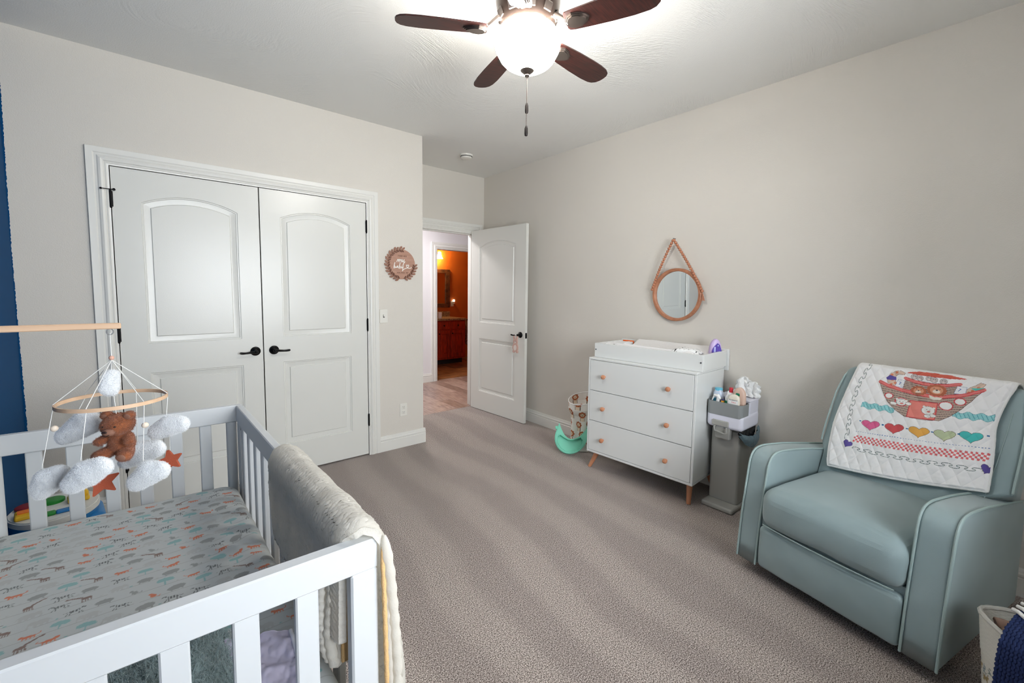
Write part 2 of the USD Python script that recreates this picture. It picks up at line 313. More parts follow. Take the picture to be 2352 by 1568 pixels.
def hinge_mesh(x, z, y=-.007):
    return cat_(tube([(x, y, z-.046), (x, y, z+.046)], .0065, 10), sph((x, y, z+.048), .006, 1), sph((x, y, z-.048), .006, 1), bx(x-.006, x+.010, y+.004, y+.012, z-.044, z+.044))
# closet pair: leaf faces at y = YC-.004
LW, LH, GAP = 0.7475, 2.080, 0.0035
pl = (0.128, 0.622, 1.030, 1.890, 1.950); pb = (0.132, 0.626, 0.220, 0.845, 0.845)
pr_ = tuple([LW-pl[1], LW-pl[0], *pl[2:]]); pbr = (LW-pb[1], LW-pb[0], *pb[2:])
for k, (nm, x0, P2, lx, sg, lab) in enumerate((('door_1', -0.164, (pl, pb), .70, -1, 'left leaf of the white two-panel closet doors'), ('door_2', 0.5905, (pr_, pbr), .062, 1, 'right leaf of the white two-panel closet doors'))):
    d = thing(nm, lab, None, (x0, YC-.004, 0.012), kind='structure')
    part('leaf', door_leaf(LW, LH, P2), m_door, d, smooth=20)
    ro, le = lever(sg); hp = part('door_handle', place(ro, (lx, 0, .938)), m_iron, d, 'black lever handle'); part('lever', place(le, (lx, 0, .938)), m_iron, hp)
    hx = -.003 if k == 0 else LW+.003
    for z in (0.293, 1.094, 1.893): part('hinge', hinge_mesh(hx, z), m_iron, d)
    part('ball_catch', bx((.62, .08)[k], (.675, .135)[k], .0, .03, LH+.001, LH+.006), m_iron, d)
    if k == 0:
        part('door_stop', cat_(tube([(-.040, -.03, 1.944), (.014, -.018, 1.946)], .0022, 8), sph((-.041, -.030, 1.944), .006, 1), tube([(.014, -.024, 1.946), (.014, -.006, 1.946)], .007, 10), bx(-.006, .0, -.018, -.006, 1.938, 1.948)), m_iron, d, 'thin black hinge pin door stop')
# entry door, swung into the room
hx, hy, fx, fy = 2.872, 4.230, 2.927, 3.3205
EW, EH = math.hypot(fx-hx, fy-hy), 2.087
door_ang = math.degrees(math.atan2(fy-hy, fx-hx))
d3 = thing('door_3', 'open white two-panel entry door', None, (hx, hy, .006), door_ang, kind='structure')
pe = (0.150, EW-.150, 1.030, 1.890, 1.950); pf = (0.150, EW-.150, 0.220, 0.845, 0.845)
part('leaf', door_leaf(EW, EH, (pe, pf)), m_door, d3, smooth=20)
back = door_leaf(EW, EH, (pe, pf), th=.001)
ro, le = lever(-1, .10); hp = part('door_handle', place(ro, (EW-.066, 0, .938)), m_iron, d3, 'black lever handle'); part('lever', place(le, (EW-.066, 0, .938)), m_iron, hp)
ro, le = lever(-1, .10); flip = lambda m: place(m, (EW-.066, .035, .938), (1, 0, 0), (0, -1, 0), (0, 0, 1))
hp = part('door_handle', flip(ro), m_iron, d3, 'black lever handle on the hidden side'); part('lever', flip(le), m_iron, hp)
part('latch_plate', cat_(cbox(EW-.001, EW+.0025, .006, .029, .905, .962, .001), cbox(EW, EW+.010, .012, .024, .925, .942, .002)), m_iron, d3, 'black latch plate')
for z in (0.293, 1.094, 1.893): part('hinge', hinge_mesh(-.004, z, .038), m_iron, d3)

# ------ hall and bathroom beyond
HY, HX0, HX1, BY1 = 5.79, 1.2, 5.3, 7.62
BX0, BX1, BZ = 3.30, 4.10, 2.03
m_subfloor = mat('subfloor', lin(95, 85, 78), .8)
hf = struct('floor_hall', bx(HX0, HX1, YB+.004, HY+.06, -.06, -.011), m_subfloor, 'grey-brown wood plank floor of the hall')
woods = [mat(f'plank_{i}', lin(*c), 0.42, mottle=(6, lin(*c2), 4, (9, 1.2, 1)), bump=(40, .0004, 3, (9, 1, 1))) for i, (c, c2) in enumerate((((176, 150, 138), (130, 106, 96)), ((190, 166, 154), (148, 124, 112)), ((160, 134, 122), (112, 90, 80)), ((184, 160, 150), (120, 98, 90))))]
r1 = np.random.default_rng(3); x = HX0; i = 0
while x < HX1-.01:
    y = YB+.004-r1.uniform(0, .8); w = .152
    while y < HY+.055:
        L = 1.0; a, b = max(y, YB+.004), min(y+L, HY+.058)
        if b-a > .03 and x > 1.7: part('plank', cbox(x+.001, min(x+w, HX1)-.001, a+.001, b-.001, -.011, -.001, .002), woods[r1.integers(4)], hf)
        y += L
    x += w
struct('ceiling_hall', bx(HX0-T, HX1, YB+T, BY1+T, H-.25, H-.15), m_hallwall, 'plain hall ceiling')
struct('wall_hall', cat_(bx(HX0, BX0-.012, HY, HY+T, -.05, H-.25), bx(BX1+.012, HX1, HY, HY+T, -.05, H-.25), bx(BX0-.012, BX1+.012, HY, HY+T, BZ+.012, H-.25), bx(HX0-T, HX0, YB+T, HY+T, -.05, H), bx(HX1, HX1+T, YB, HY+T, -.05, H-.25), bx(XR+T, HX1+T, YB, YB+T, -.05, H-.25),
       bx(HX0, EX0, YB+T, YB+T+.005, 0, H-.25), bx(EX1, XR+T, YB+T, YB+T+.005, 0, H-.25), bx(EX0, EX1, YB+T, YB+T+.005, EZ, H-.25)), m_hallwall, 'pale lilac-white hall walls')
struct('trim_5', wallplane(casing(BX0, BX1, BZ), HY), m_trim, 'white moulded casing of the bathroom doorway', smooth=20)
struct('trim_6', cat_(bx(BX0-.013, BX0+.006, HY-.004, HY+T+.004, 0, BZ), bx(BX1-.006, BX1+.013, HY-.004, HY+T+.004, 0, BZ), bx(BX0, BX1, HY-.004, HY+T+.004, BZ-.006, BZ+.013)), m_trim, 'bathroom door jamb')
struct('baseboard_hall', cat_(skirting((HX0, HY), (BX0-.096, HY), out=-1), skirting((BX1+.096, HY), (HX1, HY), out=-1)), m_trim, 'white hall baseboard', smooth=20)
bf = struct('floor_bath', bx(2.6, 5.6, HY+.06, BY1, -.06, -.008), m_subfloor, 'brown tiled bathroom floor')
tiles = [mat(f'bath_tile_{i}', lin(*c), .45, mottle=(7, lin(*c2), 4)) for i, (c, c2) in enumerate((((150, 98, 52), (92, 60, 36)), ((128, 84, 48), (78, 54, 38)), ((165, 112, 66), (110, 70, 40))))]
for i in range(7):
    for j in range(5):
        x0, y0 = 3.1+i*.33, HY+.062+j*.33
        part('tile', cbox(x0+.003, x0+.327, y0+.003, min(y0+.327, BY1), -.012, 0, .002), tiles[r1.integers(3)], bf)
struct('wall_bath', cat_(bx(2.5, 5.7, BY1, BY1+T, -.05, H-.25), bx(5.6, 5.7, HY+T, BY1, -.05, H-.25), bx(2.5, 2.6, HY+T, BY1, -.05, H-.25), bx(2.6, BX0-.012, HY+T, HY+T+.005, 0, H-.25), bx(BX1+.012, 5.6, HY+T, HY+T+.005, 0, H-.25), bx(BX0-.012, BX1+.012, HY+T, HY+T+.005, BZ+.012, H-.25)), m_orange, 'burnt orange bathroom walls')
struct('ceiling_bath', bx(HX1, 5.7, HY, BY1+T, H-.25, H-.15), m_hallwall, 'plain bathroom ceiling')
# ================================================================ ceiling fan with lamp
FX, FY = 1.29, 1.475
m_bronze = mat('fan_bronze', lin(74, 62, 56), .32, .85)
m_bronze2 = mat('fan_bracket', lin(120, 110, 104), .28, .9)
m_blade = mat('fan_blade', lin(70, 30, 24), .42, mottle=(3.0, lin(38, 18, 15), 4, (4, 60, 20)))
m_bowl = glow('lamp_bowl', (1.0, 0.955, 0.885), FAN_GLOW)
fan = thing('ceiling_fan', 'dark wood five-blade ceiling fan with a lit white glass bowl', 'ceiling fan', (FX, FY, H))
part('motor_housing', lathe([(0, 0), (.142, 0), (.145, -.012), (.143, -.06), (.140, -.105), (.131, -.145), (.120, -.180), (.112, -.208), (.106, -.214), (.106, -.226), (.0, -.226)], 48), m_bronze, fan)
for k in range(10):
    a = 2*PI*(k+.5)/10
    q = cbox(-.020, .020, -.003, .004, -.018, .018, .003)
    part('vent_panel', place(q, (.1265*math.cos(a), .1265*math.sin(a), -.165), (-math.sin(a), math.cos(a), 0), np.array([math.cos(a), math.sin(a), -.42])/1.085, np.array([.42*math.cos(a), .42*math.sin(a), 1])/1.085), m_bronze2, fan)
part('lamp_bowl', lathe([(.128, -.226), (.138, -.236), (.1435, -.252), (.1445, -.268), (.141, -.288), (.133, -.305), (.127, -.316), (.118, -.332), (.100, -.350), (.074, -.366), (.040, -.377), (.0, -.380)], 48), m_bowl, fan, 'lit white glass bowl')
_t = np.linspace(0, 2*PI, 48, endpoint=False); part('bulb_ring', tube(np.stack([.121*np.cos(_t), .121*np.sin(_t), np.full(48, -.221)], 1), .0055, 8, True), glow('lamp_bulbs', (1.0, .96, .90), BULB_GLOW), fan, 'bright bulbs in the open top of the bowl')
part('finial', lathe([(.0, -.362), (.031, -.370), (.030, -.378), (.018, -.388), (.009, -.392), (.010, -.394), (.011, -.399), (.006, -.405), (.0, -.406)], 24), m_bronze2, fan)
def chain(x, y, z0, z1):
    n = int((z0-z1)/.0042); return cat_(*[sph((x, y, z0-(i+.5)*.0042), .0019, 0) for i in range(n)], tube([(x, y, z0), (x, y, z1)], .0007, 5))
def fob(x, y, z): return lathe([(0, .034), (.004, .032), (.0075, .020), (.008, .0), (.0065, -.010), (.0, -.013)], 14, x, y, z)
m_fob = mat('chain_fob', lin(42, 36, 34), .4)
pc = part('pull_chain', chain(.003, .003, -.40, -.515), m_bronze2, fan); part('chain_fob', fob(.003, .003, -.545), m_fob, pc)
pc = part('pull_chain', chain(-.003, -.003, -.40, -.612), m_bronze2, fan); part('chain_fob', fob(-.003, -.003, -.645), m_fob, pc)
# blade outline along +x: root near, wide towards the tip, clipped rounded end
up = np.array([(.178, -.040), (.185, -.046), (.22, -.050), (.30, -.0565), (.40, -.0605), (.47, -.061), (.52, -.056), (.545, -.046), (.558, -.030), (.562, -.008), (.560, .014), (.552, .034), (.535, .050), (.51, .058), (.45, .062), (.36, .060), (.26, .054), (.20, .049), (.182, .044), (.176, .034)])
outl = Polygon(up).buffer(.004).buffer(-.004)
shield = Polygon([(.176, -.010), (.190, -.030), (.212, -.040), (.240, -.036), (.268, -.018), (.280, 0), (.268, .018), (.240, .036), (.212, .040), (.190, .030), (.176, .010)]).buffer(.004).buffer(-.004)
blade = cat_(ext(outl, .006)); pitch = math.radians(11)
br = cat_(tube([(.098, 0, .050), (.130, 0, .048), (.165, 0, .018), (.195, 0, -.004)], [.014, .012, .011, .012], 12),
          ext(shield.buffer(-.010), .010, -.012), ext(shield.buffer(-.004), .008, -.008), ext(shield, .005, -.004))
for k in range(5):
    a = 2.5825+k*2*PI/5; ca, sa = math.cos(a), math.sin(a)
    ex, et = np.array([ca, sa, 0]), np.array([-sa, ca, 0]); cp, sp = math.cos(pitch), math.sin(pitch)
    ey2, ez2 = et*cp-np.array([0, 0, sp]), np.array([0, 0, cp])+et*sp
    bl = part('blade', place(blade, (0, 0, -.222), ex, ey2, ez2), m_blade, fan, smooth=20)
    part('blade_bracket', place(br, (0, 0, -.222), ex, ey2, ez2), m_bronze2, bl)

# hall lamp, smoke detector
m_lampglass = glow('hall_lamp_glass', (1.0, 0.955, 0.96), HALL_GLOW)
hl = thing('hall_ceiling_light', 'round flush ceiling light in the hall', 'ceiling light', (2.35, 5.02, H-.25))
part('lamp_base', lathe([(0, 0), (.15, 0), (.15, -.03), (0, -.03)], 32), m_trim, hl); part('lamp_glass', lathe([(.14, -.03), (.13, -.06), (.09, -.085), (0, -.1)], 32), m_lampglass, hl)
sd = thing('smoke_detector', 'white round smoke detector on the ceiling by the entry', 'smoke detector', (2.423, 3.668, H))
part('base', lathe([(0, 0), (.066, 0), (.067, -.006), (.064, -.014), (0, -.014)], 36), m_plate, sd)
part('cover', lathe([(.056, -.014), (.056, -.024), (.050, -.034), (.036, -.040), (.0, -.041)], 36), m_plate, sd); part('sensor_slots', lathe([(.0575, -.016), (.0585, -.019), (.0575, -.022)], 36), m_slot, sd)
# switch and socket on the closet wall
sw = thing('light_switch', 'white toggle light switch beside the closet casing', 'light switch', (1.482, YC, 1.174))
part('plate', cbox(-.035, .035, -.006, 0, -.058, .058, .002), m_plate, sw); part('toggle', cbox(-.0045, .0045, -.016, -.004, -.004, .014, .001), m_plate, sw); part('toggle_slot', bx(-.006, .006, -.0068, -.005, -.013, .013), m_slot, sw)
ol = thing('wall_outlet', 'white double outlet low on the wall above the baseboard', 'outlet', (1.656, YC, .337))
part('plate', cbox(-.035, .035, -.005, 0, -.058, .058, .002), m_plate, ol)
for z in (-.022, .022):
    so = part('socket', cbox(-.016, .016, -.008, -.003, z-.014, z+.014, .004), m_plate, ol)
    part('socket_slots', cat_(bx(-.008, -.006, -.0088, -.007, z-.001, z+.008), bx(.005, .007, -.0088, -.007, z-.001, z+.008), cyl((0, -.0088, z-.008), (0, -.007, z-.008), .0025, 8)), m_slot, so)

# ================================================================ round wooden sign
m_signw = mat('sign_wood', lin(186, 146, 126), .6, mottle=(4, lin(168, 126, 106), 4, (2, 1, 26)))
m_signd = mat('sign_engraving', lin(104, 66, 50), .7); m_signe = mat('sign_leaf_wood', lin(176, 134, 114), .6, mottle=(6, lin(150, 108, 88), 3)); m_white = mat('paint_white', lin(240, 238, 232), .6)
sg = thing('wall_sign', 'round wooden wreath sign reading FOREVER my baby YOU WILL BE', 'wall sign', (1.632, YC, 1.618))
onw = lambda m, y=0.0: place(m, (0, y, 0), (1, 0, 0), (0, 0, 1), (0, -1, 0))
part('disc', onw(ext(Point(.012, .0).buffer(.128, 40), .006)), m_signw, sg)
def leaf(L, W): return Polygon([(0, 0), (L*.3, W*.42), (L*.62, W*.5), (L*.88, W*.26), (L, 0), (L*.88, -W*.26), (L*.62, -W*.5), (L*.3, -W*.42)])
leaves, veins = [], []; r2 = np.random.default_rng(5)
for a0, a1, sgn in ((88, 262, 1), (278, 352, -1)):
    ds = np.arange(a0, a1, 11.5)
    for i, dg in enumerate(ds):
        a = math.radians(dg if sgn > 0 else a0+a1-dg); rad = .122; c = (.012+rad*math.cos(a), rad*math.sin(a))
        growth = a-PI/2 if (sgn > 0) else a+PI/2
        for side in (-1, 1):
            ang = math.degrees(growth)+side*42*(1 if sgn > 0 else -1)
            L, W = (.040, .019) if side*sgn*(1) < 0 or True else (.03, .014)
            outward = math.cos(math.radians(ang)-a) > 0
            L, W = ((.044, .021) if i % 2 else (.038, .018)) if outward else ((.030, .010) if i % 2 else (.024, .009))
            lf = affinity.translate(affinity.rotate(leaf(L, W), ang, origin=(0, 0)), *c)
            if outward: leaves.append(lf)
            else: veins.append(lf.boundary.buffer(.0010))
            veins.append(affinity.translate(affinity.rotate(LineString([(0, 0), (L*.8, 0)]), ang, origin=(0, 0)), *c).buffer(.0013))
    arc = np.radians(np.linspace(a0, a1, 40)); veins.append(LineString([(.012+.122*math.cos(t), .122*math.sin(t)) for t in arc]).buffer(.0016))
for i, lf in enumerate(leaves): part('leaf', onw(ext(lf, .005), -.004-.0004*(i % 3)), m_signe, sg, smooth=False)
part('leaf_engraving', onw(ext(shapely.union_all(veins), .0012), -.0092), m_signd, sg, smooth=False)
def ctext(s, h, cx, cz, mat_, nm, dep=.0012, y=-.0062):
    t = meshkit.text_mesh(s, h, dep); w = t.bounds; t.apply_translation([cx-(w[0][0]+w[1][0])/2, cz, 0]); return t
part('lettering', onw(ctext('FOREVER', .0130, .022, .064, None, ''), -.006), m_signd, sg, 'dark engraved word FOREVER', smooth=False)
part('lettering', onw(ctext('YOU WILL BE', .0120, .022, -.078, None, ''), -.006), m_signd, sg, 'dark engraved words YOU WILL BE', smooth=False)
def script(strokes, s, ox, oz, w=.0026):
    return shapely.union_all([LineString([(ox+x*s, oz+z*s) for x, z in k]).buffer(w) for k in strokes])
def bez(*pts):
    p = np.array(pts, float); n = len(p)-1; t = np.linspace(0, 1, 22)[:, None]
    return sum(math.comb(n, i)*t**i*(1-t)**(n-i)*p[i] for i in range(n+1)).tolist()
my = [bez((0, 0), (.4, 1.3), (.7, 1.2), (.6, 0)), bez((.6, 0), (1.0, 1.4), (1.3, 1.2), (1.2, 0)), bez((1.2, 0), (1.6, 1.4), (2.0, 1.3), (1.75, .2), (2.1, -.1)), bez((2.1, -.1), (2.2, .6), (2.3, 1.0)), bez((2.3, 1.0), (2.1, -.4), (2.8, .2), (3.0, 1.0)), bez((3.0, 1.0), (2.8, -.8), (2.5, -2.0), (2.1, -1.6), (2.6, -.6), (3.4, .2))]
part('lettering', onw(ext(script(my, .0225, -.030, .020), .0014), -.006), m_white, sg, 'white handwritten word my', smooth=False)
bb = lambda x: [bez((x, 0), (x+.3, 1.2), (x+.5, 2.3)), bez((x+.5, 2.3), (x+.1, 1.0), (x+.05, .2)), bez((x+.05, .2), (x+.2, 1.2), (x+.9, 1.1), (x+.8, -.2), (x+.05, .0)), bez((x+.6, .2), (x+.9, .0), (x+1.1, .3))]
ya = [bez((1.9, .8), (1.2, 1.3), (1.0, -.3), (1.5, 0), (1.9, .9)), bez((1.9, .9), (1.8, -.2), (2.2, 0), (2.4, .2))]
yy = [bez((3.6, .9), (3.4, -.4), (4.0, .1), (4.2, .9)), bez((4.2, .9), (4.0, -.8), (3.8, -1.9), (3.4, -1.4), (3.9, -.5), (4.6, -.1), (5.4, 0), (6.2, .3)), bez((6.2, .3), (5.2, 1.2), (5.8, 1.9), (6.2, 1.2)), bez((6.2, 1.2), (6.8, 2.0), (7.1, 1.1), (6.2, .3)), bez((6.2, .3), (6.8, .0), (7.4, .1), (8.0, .5))]
part('lettering', onw(ext(script(bb(0)+ya+bb(2.35)+yy, .0205, -.058, -.034), .0014), -.006), m_white, sg, 'white handwritten word baby ending in a heart', smooth=False)

# ================================================================ round mirror on a bead hanger
m_beadw = mat('mirror_wood', lin(186, 128, 96), .5, mottle=(5, lin(160, 104, 74), 3, (1, 6, 6))); m_bead = mat('bead_wood', lin(180, 120, 90), .5); m_mirror = mat('mirror_glass', lin(236, 240, 240), .01, 1.0)
mr = thing('round_mirror', 'round wood-framed mirror hung from a wooden bead loop above the dresser', 'mirror', (XR-.004, 1.704, 1.390))
_zt = np.array([-1.0, .016, -.022]); _zt /= np.linalg.norm(_zt); _xt = np.cross([0, 0, 1], _zt); _xt /= np.linalg.norm(_xt); _yt = np.cross(_zt, _xt)
onr = lambda m, d=0.0: place(m, np.array([-.013, 0, 0]), _xt, _yt, _zt)     # local x -> -y (image right), y -> z, z -> out of the wall
part('frame', onr(lathe([(.178, .006), (.178, .024), (.181, .028), (.196, .029), (.200, .025), (.200, .001), (.178, .001), (.178, .006)], 72)), m_beadw, mr)
part('glass', onr(lathe([(.0, .001), (.179, .001), (.179, .010), (.0, .010)], 64)), m_mirror, mr, smooth=20)
apex = np.array([-.030, .418])
for sd_, end in ((-1, np.array([-.207, .030])), (1, np.array([.214, .020]))):
    L = np.linalg.norm(end-apex); n = int(L/.0215)
    for i in range(n+1):
        q = apex+(end-apex)*(i+.5)/(n+1)+np.array([sd_*.006*math.sin(PI*i/n)*1.5, 0]); part('bead', onr(sph((q[0], q[1], .027), .0112, 2)), m_bead, mr)
part('hook', onr(cat_(cyl((-.029, .423, 0), (-.029, .423, .034), .0025, 8))), m_iron, mr)
part('tassel', onr(cat_(*[tube([(.215, .012, .026), (.215+dx*.5, -.012, .024), (.215+dx, -.040, .020)], .0016, 5) for dx in np.linspace(-.012, .012, 7)])), m_bead, mr)

# ================================================================ dresser, changing tray and what lies on it
m_lacq = mat('dresser_white', lin(225, 227, 225), .32); m_beech = mat('beech_wood', lin(206, 146, 110), .45, mottle=(10, lin(186, 122, 88), 3, (1, 1, .15))); m_gap = mat('shadow_gap', lin(120, 120, 116), .8)
DW, DD, Z0, Z1 = .854, .43, .149, .897
DRZ = -90+math.degrees(.051)
dr = thing('dresser', 'white three-drawer dresser with round wood knobs and splayed wood legs', 'dresser', (2.571, 2.154, 0), DRZ)
part('body', cat_(bx(.016, DW-.016, .012, DD-.004, Z0+.016, Z1-.016)), m_lacq, dr)
part('top_panel', cbox(0, DW, -.002, DD, Z1-.017, Z1, .004), m_lacq, dr); part('bottom_panel', cbox(0, DW, -.002, DD, Z0, Z0+.017, .003), m_lacq, dr)
for s in (0, 1): part('side_panel', cbox(s*(DW-.0165), s*(DW-.0165)+.0165, -.001, DD, Z0+.017, Z1-.017, .002), m_lacq, dr)
for z0, z1, zk in ((.645, .878, .764), (.407, .640, .5185), (.169, .402, .2735)):
    dw = part('drawer', cbox(.0185, DW-.0185, -.003, .014, z0, z1, .0015), m_lacq, dr)
    for u in (.155, .673): part('knob', place(lathe([(0, 0), (.007, 0), (.0065, .008), (.010, .012), (.0155, .018), (.017, .026), (.0145, .034), (.008, .0385), (0, .0395)], 20), (u, -.003, zk), (1, 0, 0), (0, 0, 1), (0, -1, 0)), m_beech, dw, 'round wood knob')
for (a, b), (c, d) in (((.055, .085), (-.012, .060)), ((.800, .085), (.812, .052)), ((.06, .37), (.02, .40)), ((.795, .37), (.835, .40))):
    part('leg', tube([(a, b, Z0+.002), (c, d, 0)], [.0215, .0135], 18), m_beech, dr)
tr = thing('changing_tray', 'white open changing tray with grey bolt heads on the dresser top', 'changing tray', (2.571, 2.154, Z1), DRZ)
V0 = .045
part('front_board', cbox(.018, .866, V0, V0+.017, 0.0005, .110, .002), m_lacq, tr); part('back_board', cbox(.010, .880, DD+.001, DD+.018, -.03, .118, .002), m_lacq, tr)
for u in (.018, .849): part('end_board', cbox(u, u+.017, V0+.017, DD+.001, 0.0005, .110, .002), m_lacq, tr)
part('base_board', bx(.035, .849, V0+.017, DD+.001, .0006, .008), m_lacq, tr)
m_bolt = mat('bolt_grey', lin(120, 124, 128), .4, .8)
for u in (.030, .853): part('bolt', place(lathe([(0, .003), (.005, .0025), (.0055, 0), (0, 0)], 14), (u, V0, .060), (1, 0, 0), (0, 0, 1), (0, -1, 0)), m_bolt, tr)
m_pad = mat('changing_pad', lin(232, 230, 228), .7, bump=(60, .003, 3))
pu, pv = np.meshgrid(np.linspace(.16, .80, 60), np.linspace(V0+.025, DD-.012, 40), indexing='ij'); q = (pv-V0-.025)/(DD-V0-.037)
hz = .070+.062*np.abs(2*q-1)**1.6+.012*(q > .5)*(2*q-1)+.010*(meshkit.fbm(np.stack([pu*9, pv*9, pu*0], -1), 3)-.5)
e = np.minimum(np.minimum((pu-.16)/.03, (.80-pu)/.03), np.minimum((pv-V0-.025)/.02, (DD-.012-pv)/.02)); hz = .012+(hz-.012)*np.sqrt(np.clip(1-(1-np.clip(e, 0, 1))**2, 0, 1))
top = np.stack([pu, pv, hz], -1); bot = np.stack([pu, pv, np.full_like(pu, .0085)], -1)
def solid(top, bot):
    a, b = grid(top), grid(bot); b.invert(); nu, nv = top.shape[:2]; n = nu*nv; idx = np.arange(n).reshape(nu, nv)
    loop = np.concatenate([idx[0, :], idx[1:, -1], idx[-1, -2::-1], idx[-2:0:-1, 0]]); nx = np.roll(loop, -1)
    m = trimesh.Trimesh(np.vstack([a.vertices, b.vertices]), np.vstack([a.faces, b.faces+n, np.stack([loop, loop+n, nx+n], 1), np.stack([loop, nx+n, nx], 1)]), process=False)
    if m.volume < 0: m.invert()
    return m
pad = part('changing_pad', solid(top, bot), m_pad, cat='changing pad', smooth=50, label='white contoured changing pad lying in the changing tray')
def toworld(path, loc, rz):
    x = UsdGeom.Xformable(stage.GetPrimAtPath(path)); x.AddTranslateOp().Set(Gf.Vec3d(*map(float, loc))); x.AddRotateZOp().Set(float(rz))
toworld(pad, (2.571, 2.154, Z1), DRZ)
m_cloth = mat('muslin_white', lin(232, 232, 232), .8, bump=(90, .002, 3))
pu, pv = np.meshgrid(np.linspace(.040, .150, 26), np.linspace(V0+.03, DD-.05, 40), indexing='ij')
top = np.stack([pu, pv, .094+.030*meshkit.fbm(np.stack([pu*22, pv*14, pu*0], -1), 3, 4)], -1); bot = top.copy(); bot[..., 2] = .0085
cl = part('folded_cloth', solid(top, bot), m_cloth, cat='cloth', smooth=50, label='crumpled white cloth in the left end of the changing tray'); toworld(cl, (2.571, 2.154, Z1), DRZ)
m_or = mat('orange_plastic', lin(240, 104, 28), .4)
ob = thing('orange_book', 'small orange and white board book standing in the changing tray', 'book', (2.571, 2.154, Z1), DRZ)
part('cover', place(cbox(0, .10, 0, .012, .0085, .1125, .002), (.045, DD-.035, 0)), m_or, ob); part('pages', place(cbox(.004, .098, .0122, .020, .0085, .108, .001), (.045, DD-.035, 0)), m_white, ob)
# wipes packet, vertex painted
m_print = mat('printed_film', (1, 1, 1), .35, paint=True)
pu, pv = np.meshgrid(np.linspace(-.095, .095, 70), np.linspace(-.055, .055, 40), indexing='ij')
ex_ = np.clip(1-np.abs(pu/.095)**2.5, 0, 1)*np.clip(1-np.abs(pv/.055)**4, 0, 1); zt = .004+.038*ex_**.5+.008*(meshkit.fbm(np.stack([pu*30, pv*30, pu*0], -1), 3, 2)-.5)
m_ = solid(np.stack([pu, pv, zt], -1), np.stack([pu, pv, np.zeros_like(pu)], -1)); v = m_.vertices
nn_ = meshkit.fbm(v*np.array([95, 95, 40]), 2, 3); col = np.tile(np.array(lin(236, 236, 234)), (len(v), 1)); col[nn_ > .665] = lin(30, 32, 36)
wp = part('wipes_packet', m_, m_print, color=col, smooth=True, cat='wipes packet', label='white wipes packet with black speckles on the changing pad'); toworld(wp, (2.571+.135*math.cos(.051)+.715*math.sin(.051), 2.154-.715*math.cos(.051)+.135*math.sin(.051), Z1+.098), DRZ+8)
def bottle(name, label, cat, loc, w, d, h, cap=None, rz=0, mat_=None, label_m=None, lab=None, round_top=.6, letters=None, cap_m=None, cap_h=.03, cap_w=.5):
    b = thing(name, label, cat, loc, rz); t = np.linspace(0, 2*PI, 40, endpoint=False); rows = []
    zs = np.concatenate([[0, .003], np.linspace(.012, round_top*h, 6), round_top*h+(h-round_top*h)*np.sin(np.linspace(.15, PI/2, 9))])
    for z in zs:
        k = 1.0 if z > .011 else (.86 if z == 0 else .95)
        if z > round_top*h: k = max(math.sqrt(max(0, 1-((z-round_top*h)/(h-round_top*h))**2.4)), .04 if cap is None else cap_w)
        ct, st = np.cos(t), np.sin(t); rows.append(np.stack([w/2*k*np.sign(ct)*np.abs(ct)**.7, d/2*(.5+.5*k)*np.sign(st)*np.abs(st)**.7, np.full(40, z)], 1))
    Pn = np.array(rows); V = np.vstack([Pn.reshape(-1, 3), [[0, 0, 0], [0, 0, h]]]); F = []
    for i in range(len(zs)-1):
        for j in range(40): a, c = i*40+j, i*40+(j+1) % 40; F += [(a, c, c+40), (a, c+40, a+40)]
    n = len(zs)*40
    for j in range(40): F += [(n, (j+1) % 40, j), (n+1, n-40+j, n-40+(j+1) % 40)]
    part('bottle_body', trimesh.Trimesh(V, np.array(F), process=False), mat_, b, smooth=40)
    if cap is not None: part('cap', lathe([(0, 0), (cap*1.0, 0), (cap, cap_h*.9), (cap*.9, cap_h), (0, cap_h)], 28, cz=h-.004), cap_m, b)
    if lab is not None:
        s = [(x, z) for x, z in lab]; pl_ = part('label', place(ext(Polygon(s).buffer(.002), .0008), (0, -d/2-.0006, 0), (1, 0, 0), (0, 0, 1), (0, -1, 0)), label_m, b, smooth=False)
        for txt, hh, cx, cz, mm in letters or []:
            tmh = meshkit.text_mesh(txt, hh, .0005); bb_ = tmh.bounds; tmh.apply_translation([cx-(bb_[0][0]+bb_[1][0])/2, cz, 0]); part('lettering', place(tmh, (0, -d/2-.0015, 0), (1, 0, 0), (0, 0, 1), (0, -1, 0)), mm, pl_, smooth=False)
    return b
m_lilac = mat('lilac_plastic', lin(206, 184, 228), .35); m_purple = mat('purple_label', lin(88, 66, 176), .4); m_lilac2 = mat('label_lilac', lin(186, 190, 240), .5)
cosd, sind = math.cos(.051), math.sin(.051)
lw = lambda u, v, z: (2.571+v*cosd+u*sind, 2.154-u*cosd+v*sind, z)
lb = bottle('lotion_bottle', 'lilac lotion bottle with purple label on the changing tray', 'bottle', lw(.822, .335, Z1+.0085), .085, .045, .185, mat_=m_lilac, rz=DRZ+48, label_m=m_purple, round_top=.45,
            lab=[(-.030, .075), (.030, .065), (.032, .105), (.018, .145), (.004, .155), (-.020, .130), (-.030, .105)])
for x0, x1, z0, z1 in ((-.020, .026, .078, .086), (-.020, -.008, .092, .132), (.004, .012, .136, .146)): part('label_print', place(bx(x0, x1, z0, z1, 0, .0006), (0, -.0246, 0), (1, 0, 0), (0, 0, 1), (0, -1, 0)), m_lilac2, lb)

